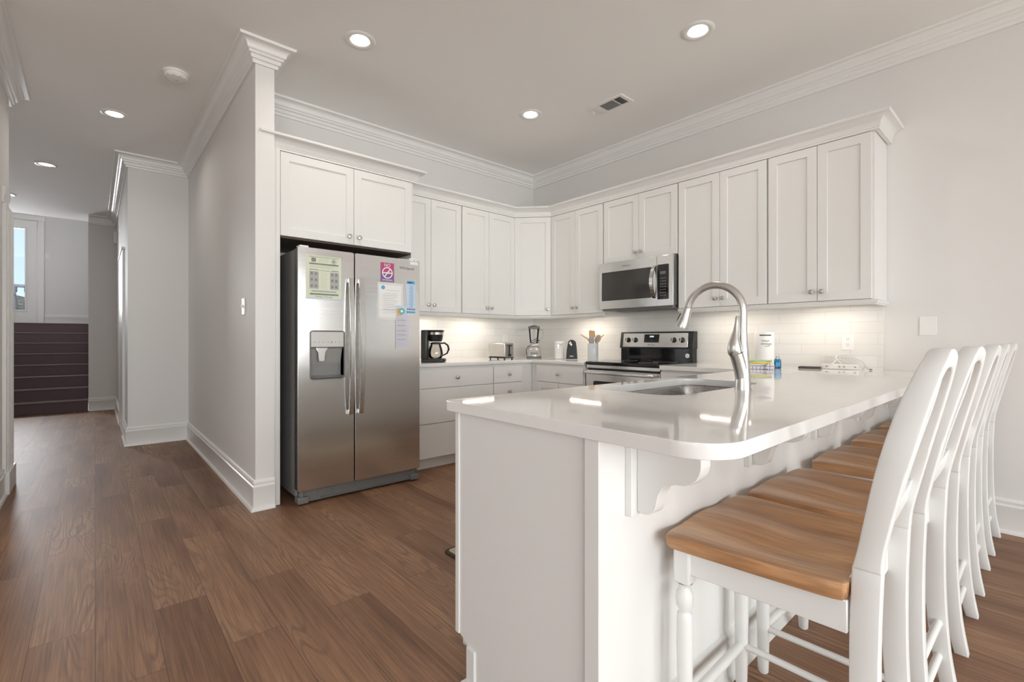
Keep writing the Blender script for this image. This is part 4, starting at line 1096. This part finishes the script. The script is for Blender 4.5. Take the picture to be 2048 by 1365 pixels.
cord([(.02, -.03, .04), (-.02, .0, .075), (-.01, .03, .095), (.05, .03, .10), (.11, .025, .07)]).build('cord', WIRE, t)
M = MB(); M.box(.165, .18, .008, .022, .002, .01, .002); M.build('plug', DGREY, t)
t = thing('wire_basket', 'small white wire basket behind the power strip', 'basket', (3.905, .985, ZW), RAD(-90))
M = MB()
for i in range(11):
    x = -.095 + .019 * i; M.tube([(x, -.035, .09), (x, -.03, .004), (x, .03, .004), (x, .035, .09)], .0016, 5)
M.build('upright_wires', WIRE, t)
M = MB()
for z in (.03, .06): M.tube([(-.096, -.034, z), (.096, -.034, z), (.096, .034, z), (-.096, .034, z)], .0016, 5, cyc=True)
M.build('hoop_wires', WIRE, t)
MB().tube([(-.097, -.036, .09), (.097, -.036, .09), (.097, .036, .09), (-.097, .036, .09)], .0022, 6, cyc=True).build('rim', WIRE, t)

# ------------------------------------------------------------------ plates on walls
def plate(name, label, cat, loc, rz, kind, w=.072, h=.116):
    t = thing(name, label, cat, loc, rz)
    MB().plate([rrect(-w / 2, w / 2, -h / 2, h / 2, .005, 3)], 1, -.0055, 0, .002, 2).build('cover_plate', WHITEP, t)
    if kind == 'outlet':
        for s_ in (1, -1):
            o = MB().plate([rrect(-.017, .017, s_ * .0195 - .014, s_ * .0195 + .014, .010, 4)], 1, -.0075, -.005, .001, 1).build('receptacle', WHITEP, t)
            M = MB(); z = s_ * .0195
            M.box(-.0075, -.0055, -.0079, -.0070, z - .001, z + .007); M.box(.0055, .0075, -.0079, -.0070, z - .001, z + .006); M.cyl((0, -.0079, z - .007), (0, -.0070, z - .007), .0024, .0024, 10)
            M.build('slots', BLACKP, o, smooth=0)
    if kind == 'switch':
        MB().box(-.005, .005, -.018, -.005, -.008, .012, .002).build('toggle', WHITEP, t)
        M = MB()
        for z in (.03, -.03): M.lathe([(0, .0012), (.003, .001), (.0035, 0)], n=10, T=Tr(0, -.0055, z) @ Rx(90))
        M.build('screws', NICKEL, t)
    if kind == 'rocker': MB().box(-.016, .016, -.009, -.005, -.033, .033, .002).build('rocker', WHITEP, t)
    return t
plate('wall_outlet', 'white outlet on the tiles above the power strip', 'outlet', (XR - .009, .933, 1.103), RZ, 'outlet')
plate('wall_outlet', 'white outlet on the tiles between the black can opener and the crock', 'outlet', (XR - .009, 3.19, 1.085), RZ, 'outlet')
plate('wall_outlet', 'white outlet on the tiles behind the toaster', 'outlet', (3.505, YL - .009, 1.115), 0, 'outlet')
plate('blank_plate', 'blank white square plate on the painted right wall', 'plate', (XR, .51, 1.205), RZ, 'blank', .082, .118)
plate('light_switch', 'metal toggle light switch on the hallway side of the fridge wall', 'switch', (.785, 3.75, 1.35), RZ, 'switch')
plate('light_switch', 'white light switch on the wall beside the upper landing door', 'switch', (-.715, 13.1, 2.765), 0, 'rocker')
plate('wall_outlet', 'white outlet low on the passage wall near the stairs', 'outlet', (.255, 8.75, .31), RZ, 'outlet')
t = thing('door_chime', 'small white box high on the passage wall under the crown', 'chime', (.255, 9.62, 2.70), RZ)
MB().box(-.06, .06, -.045, 0, -.09, .09, .006).build('cover', WHITEP, t)
MB().box(-.05, .05, -.047, -.044, -.08, -.06, .001).build('grille', LGREY, t)

# ------------------------------------------------------------------ ceiling fittings
def downlight(label, x, y, e=2.6):
    t = thing('recessed_light', label, 'light', (x, y, ZC), 0, 'recessed ceiling lights')
    MB().lathe([(.058, .004), (.062, -.004), (.075, -.009), (.092, -.006), (.098, -.001), (.098, 0)], n=40).build('trim_ring', TRIM, t)
    MB().lathe([(0, -.0015), (.055, -.0015), (.057, .002)], n=40).build('lens', LAMP, t)
    d = bpy.data.lights.new('lamp', 'AREA'); d.shape = 'DISK'; d.size = .11; d.energy = e; d.color = (1, .94, .85); d.spread = RAD(150)
    o = bpy.data.objects.new('lamp', d); COL.objects.link(o); o.location = (x, y, ZC - .012)
    return t
downlight('lit recessed ceiling light above the refrigerator, nearest the pillar', 1.281, 2.938)
downlight('lit recessed ceiling light above the peninsula, at the top right of the view', 2.826, 1.453)
downlight('lit recessed ceiling light between the fridge light and the air vent, near the corner', 2.803, 2.944)
downlight('lit recessed hallway light nearest the smoke detector', .124, 5.29, 2.2)
downlight('lit recessed hallway light in the middle of the hall ceiling', -.408, 7.315, 1.5)
downlight('farthest lit recessed light, before the stairs', -.889, 9.149, 1.2)
t = thing('smoke_detector', 'round white smoke detector on the hallway ceiling', 'smoke detector', (.439, 4.182, ZC))
MB().lathe([(0, 0), (.078, 0), (.078, -.012), (.074, -.016), (0, -.016)], n=40).build('mounting_base', WHITEP, t)
MB().lathe([(.070, -.016), (.071, -.032), (.062, -.044), (.030, -.050), (0, -.050)], n=40).build('cover', WHITEP, t)
M = MB()
for k_ in range(10):
    a = 2 * PI * k_ / 10; M.box(.058, .066, -.006, .006, -.044, -.034, .001, T=Rz(36 * k_))
M.lathe([(0, -.053), (.012, -.052), (.014, -.048)], n=16); M.build('vents', LGREY, t)
t = thing('air_vent', 'white rectangular louvred air vent on the kitchen ceiling', 'vent', (3.178, 2.39, ZC))
MB().plate([[(-.09, -.172), (.09, -.172), (.09, .172), (-.09, .172)], [(-.062, -.140), (.062, -.140), (.062, .140), (-.062, .140)]], 2, -.010, 0, .002, 1).build('frame', WHITEP, t)
MB().box(-.062, .062, -.14, .14, -.0015, -.0005).build('duct', BLACKP, t)
M = MB()
for k_ in range(11):
    y = -.062 + .0125 * k_; M.box(-.060, .060, -.0045, .0045, -.0006, .0006, T=Tr(0, y, -.006) @ Rx(50))
M.build('centre_louvres', WHITEP, t)
for s_ in (-1, 1):
    M = MB()
    for k_ in range(4): M.box(-.060, .060, -.007, .007, -.0006, .0006, T=Tr(0, s_ * (.080 + .016 * k_), -.006) @ Rx(s_ * -40))
    M.build('end_louvres', WHITEP, t)
M = MB(); M.box(-.062, .062, -.072, -.068, -.009, -.002); M.build('divider', WHITEP, t)
M = MB(); M.box(-.062, .062, .068, .072, -.009, -.002); M.build('divider', WHITEP, t)
M = MB(); M.box(-.028, -.020, .150, .158, -.034, -.008, .002); M.build('damper_lever', WHITEP, t)
# under-cabinet light bars
def ubar(label, x0, x1, y0, y1, e):
    t = thing('under_cabinet_light', label, 'light', ((x0 + x1) / 2, (y0 + y1) / 2, ZB - .001), 0, 'under-cabinet light bars')
    MB().box(x0, x1, y0, y1, ZB - .018, ZB - .001, .002).build('housing', WHITEP, t, world=True)
    xm, ym = (x0 + x1) / 2, (y0 + y1) / 2
    if x1 - x0 < y1 - y0: x0, x1, y0, y1 = xm - .006, xm + .006, y0 + .01, y1 - .01
    else: x0, x1, y0, y1 = x0 + .01, x1 - .01, ym - .006, ym + .006
    MB().box(x0, x1, y0, y1, ZB - .0205, ZB - .0175).build('lens', UCL, t, world=True)
    area('under_cabinet_lamp', ((x0 + x1) / 2, (y0 + y1) / 2, ZB - .023), (0, 0, 0), x1 - x0, y1 - y0, e, (1, .88, .74))
ubar('warm light bar under the wall cabinet nearest the fridge', 2.10, 2.52, 3.90, 3.94, .8)
ubar('warm light bar under the wall cabinet above the toaster', 2.78, 3.20, 3.90, 3.94, .8)
ubar('warm light bar under the wall cabinet left of the microwave', 3.74, 3.78, 2.93, 3.35, .9)
ubar('warm light bar under the wall cabinet right of the microwave', 3.74, 3.78, 1.50, 1.92, .6)
ubar('warm light bar under the rightmost wall cabinet', 3.74, 3.78, .85, 1.22, .7)
# kitchen mat
t = thing('kitchen_mat', 'beige kitchen mat with dark binding on the floor behind the peninsula', 'mat', (1.9, 1.83, 0))
MB().plate([rrect(1.372, 2.45, 1.55, 2.11, .03, 5)], 2, .001, .010, .003, 2).build('binding', MATB, t, world=True)
MB().plate([rrect(1.39, 2.432, 1.568, 2.092, .02, 5)], 2, .009, .013, .002, 2).build('pile', mat('mat_beige', (.5, .42, .32), .95, .2, 60, bump=.6), t, world=True)

# ================================================================== BAR STOOLS
def interp(tab, z):
    if z <= tab[0][0]: return tab[0][1]
    for (a, u), (b, v) in zip(tab, tab[1:]):
        if z <= b:
            t_ = (z - a) / (b - a); return u + (v - u) * t_
    return tab[-1][1]
def smooth_tab(tab, n=6):
    """catmull-rom resample of a table so that curves stay round"""
    out = []
    for i in range(len(tab) - 1):
        p0 = tab[max(i - 1, 0)]; p1 = tab[i]; p2 = tab[i + 1]; p3 = tab[min(i + 2, len(tab) - 1)]
        for k_ in range(n):
            u = k_ / n
            out.append(tuple(.5 * ((2 * p1[j]) + (-p0[j] + p2[j]) * u + (2 * p0[j] - 5 * p1[j] + 4 * p2[j] - p3[j]) * u * u + (-p0[j] + 3 * p1[j] - 3 * p2[j] + p3[j]) * u ** 3) for j in (0, 1)))
    out.append(tab[-1]); return out
YF_LEG = smooth_tab([(0, -.244), (.12, -.220), (.30, -.204), (.50, -.202), (.655, -.207)])
YB_LEG = smooth_tab([(0, -.282), (.12, -.264), (.30, -.253), (.50, -.252), (.655, -.257)])
YF_BK = smooth_tab([(.645, -.207), (.69, -.217), (.76, -.230), (.86, -.249), (.97, -.276), (1.085, -.312)])
YB_BK = smooth_tab([(.645, -.257), (.69, -.261), (.76, -.275), (.86, -.297), (.97, -.323), (1.085, -.350)])
def ribbon(path, hw, yf, yb, M, bev=.003):
    """board following an xz path, half width hw in the xz plane, front/back y from the tables"""
    P = [Vector(p) for p in path]; rows = []
    for i, p in enumerate(P):
        t_ = (P[min(i + 1, len(P) - 1)] - P[max(i - 1, 0)]).normalized(); nn = Vector((-t_.y, t_.x))
        h = hw[i] if isinstance(hw, list) else hw
        row = []
        for s_, yy in ((1, yf), (-1, yf), (-1, yb), (1, yb)):
            q = p + nn * h * s_; row.append(M.bm.verts.new((q.x, interp(yy, q.y), q.y)))
        rows.append(row)
    F = []
    for A, B in zip(rows, rows[1:]):
        for k_ in range(4): F.append(M.bm.faces.new((A[k_], A[(k_ + 1) % 4], B[(k_ + 1) % 4], B[k_])))
    F.append(M.bm.faces.new(rows[0][::-1])); F.append(M.bm.faces.new(rows[-1]))
    M._fin([v for r in rows for v in r], F, bev, 2)
def stool_seat():
    M = MB(); nu, nv = 26, 22
    def outline(u, v):      # u,v in -1..1
        w = .242 - .030 * (1 - (v + 1) / 2)
        # squircle the corners
        k_ = 1 - .035 * (abs(u) ** 8) * (abs(v) ** 8)
        x = u * w * k_; y = v * .206 * k_ + .001
        if v > 0: y += .010 * v ** 4 * (math.cos(u * PI * 1.0) * .5) - .004 * v ** 4 * math.cos(u * PI * 2)
        return x, y
    def top(u, v):
        x, y = outline(u, v)
        s_ = math.exp(-((abs(u) - .47) / .26) ** 2) * (.75 + .25 * (1 - abs(v - .1)))
        z = .612 - .012 * s_ - .009 * math.exp(-((u / .6) ** 2 + ((v + .35) / .5) ** 2)) + .002 * max(0, -v)
        z -= .006 * max(0, v - .75) / .25
        return (x, y, z)
    T_ = [[M.bm.verts.new(top(-1 + 2 * i / nu, -1 + 2 * j / nv)) for j in range(nv + 1)] for i in range(nu + 1)]
    B_ = [[M.bm.verts.new((T_[i][j].co.x * .985, T_[i][j].co.y * .985, .575)) for j in range(nv + 1)] for i in range(nu + 1)]
    F = []
    for i in range(nu):
        for j in range(nv):
            F.append(M.bm.faces.new((T_[i][j], T_[i + 1][j], T_[i + 1][j + 1], T_[i][j + 1])))
            F.append(M.bm.faces.new((B_[i][j], B_[i][j + 1], B_[i + 1][j + 1], B_[i + 1][j])))
    per = [(i, 0) for i in range(nu)] + [(nu, j) for j in range(nv)] + [(i, nv) for i in range(nu, 0, -1)] + [(0, j) for j in range(nv, 0, -1)]
    for k_ in range(len(per)):
        a = per[k_]; b = per[(k_ + 1) % len(per)]
        F.append(M.bm.faces.new((T_[a[0]][a[1]], T_[b[0]][b[1]], B_[b[0]][b[1]], B_[a[0]][a[1]])))
    M._fin(list(M.bm.verts), F, .004, 3)
    return M
def make_stool(label):
    t = thing('bar_stool', label, 'stool', (0, 0, 0), 0, 'white bar stools with oak seats along the peninsula')
    stool_seat().build('seat', OAK, t, smooth=50)
    ap = MB(); ap.box(-.165, .165, .146, .166, .505, .574, .002); ap.box(-.155, .155, -.215, -.195, .53, .612, .002)
    for s_ in (-1, 1):
        ap.plate([[(s_ * .172, -.20), (s_ * .192, -.20), (s_ * .197, .16), (s_ * .177, .16)]], 2, .505, .574, .002, 1)
    ap.build('apron', CHAIRW, t)
    for s_ in (-1, 1):
        x = s_ * .186; y = .160; M = MB()
        M.box(x - .022, x + .022, y - .022, y + .022, .478, .574, .005, 3)
        M.lathe([(.021, .478), (.015, .470), (.0145, .464), (.021, .452), (.0235, .436), (.022, .418), (.015, .404), (.0145, .400), (.019, .394), (.0205, .380), (.0215, .33), (.0195, .20), (.0175, .05), (.016, .004), (.013, 0), (0, 0)], (x, y, 0), 20)
        M.build('front_leg', CHAIRW, t, smooth=45)
    N = 16
    for s_ in (-1, 1):
        M = MB(); ribbon([(s_ * (.168 + .004 * (1 - i / N)), .650 * i / N) for i in range(N + 1)], .0185, YF_LEG, YB_LEG, M)
        M.build('rear_leg', CHAIRW, t, smooth=45)
    # bow back: stiles swell outwards then close in a tall arch
    half = [(.168, .645), (.170, .69), (.176, .76), (.180, .83), (.178, .90), (.168, .965), (.147, 1.020), (.112, 1.056), (.062, 1.075), (0, 1.080)]
    half = smooth_tab(half, 4)
    path = [(x, z) for x, z in half] + [(-x, z) for x, z in reversed(half[:-1])]
    M = MB(); ribbon(path[::-1], .0205, YF_BK, YB_BK, M, .004); bk = M.build('back_frame', CHAIRW, t, smooth=45)
    off = lambda tab, a: [(z, y + a) for z, y in tab]
    yfm = off(YF_BK, -.020); ybm = off(YB_BK, .014)
    M = MB(); ribbon([(-.158 + .316 * i / 8, .745 - .018 * math.sin(PI * i / 8)) for i in range(9)], .030, yfm, ybm, M, .002)
    M.build('lower_rail', CHAIRW, t, smooth=45)
    for s_ in (-1, 1):
        pp = smooth_tab([(s_ * .030, .755), (s_ * .034, .82), (s_ * .060, .90), (s_ * .085, .96), (s_ * .088, 1.01), (s_ * .070, 1.055)], 4)
        M = MB(); ribbon(pp, .014, yfm, ybm, M, .002); M.build('back_splat', CHAIRW, t, smooth=45)
    # rungs
    M = MB(); M.cyl((-.17, .160, .150), (.17, .160, .150), .014, n=14); M.build('foot_rung', CHAIRW, t)
    for s_ in (-1, 1):
        M = MB(); M.cyl((s_ * .184, .155, .150), (s_ * .170, -.232, .150), .010, n=12); M.build('side_rung', CHAIRW, t)
    for z in (.215, .108):
        M = MB(); M.cyl((-.165, -.236, z), (.165, -.236, z), .0115, n=12); M.build('rear_rung', CHAIRW, t)
    return t
LAB = ['nearest white bar stool with an oak seat, at the front end of the peninsula',
       'second white bar stool from the camera, oak seat',
       'middle white bar stool of the five along the peninsula',
       'fourth white bar stool from the camera, next to last before the wall',
       'farthest white bar stool, closest to the right wall']
POS = [(1.362, .484, 1.5), (1.872, .475, -1.0), (2.488, .47, 0), (3.082, .47, .5), (3.668, .466, -.5)]
s0 = make_stool(LAB[0])
for i, (x, y, a) in enumerate(POS):
    s_ = s0 if i == 0 else copy_tree(s0)
    s_['label'] = LAB[i]
    s_.location = (x, y, 0); s_.rotation_euler = (0, 0, RAD(a))
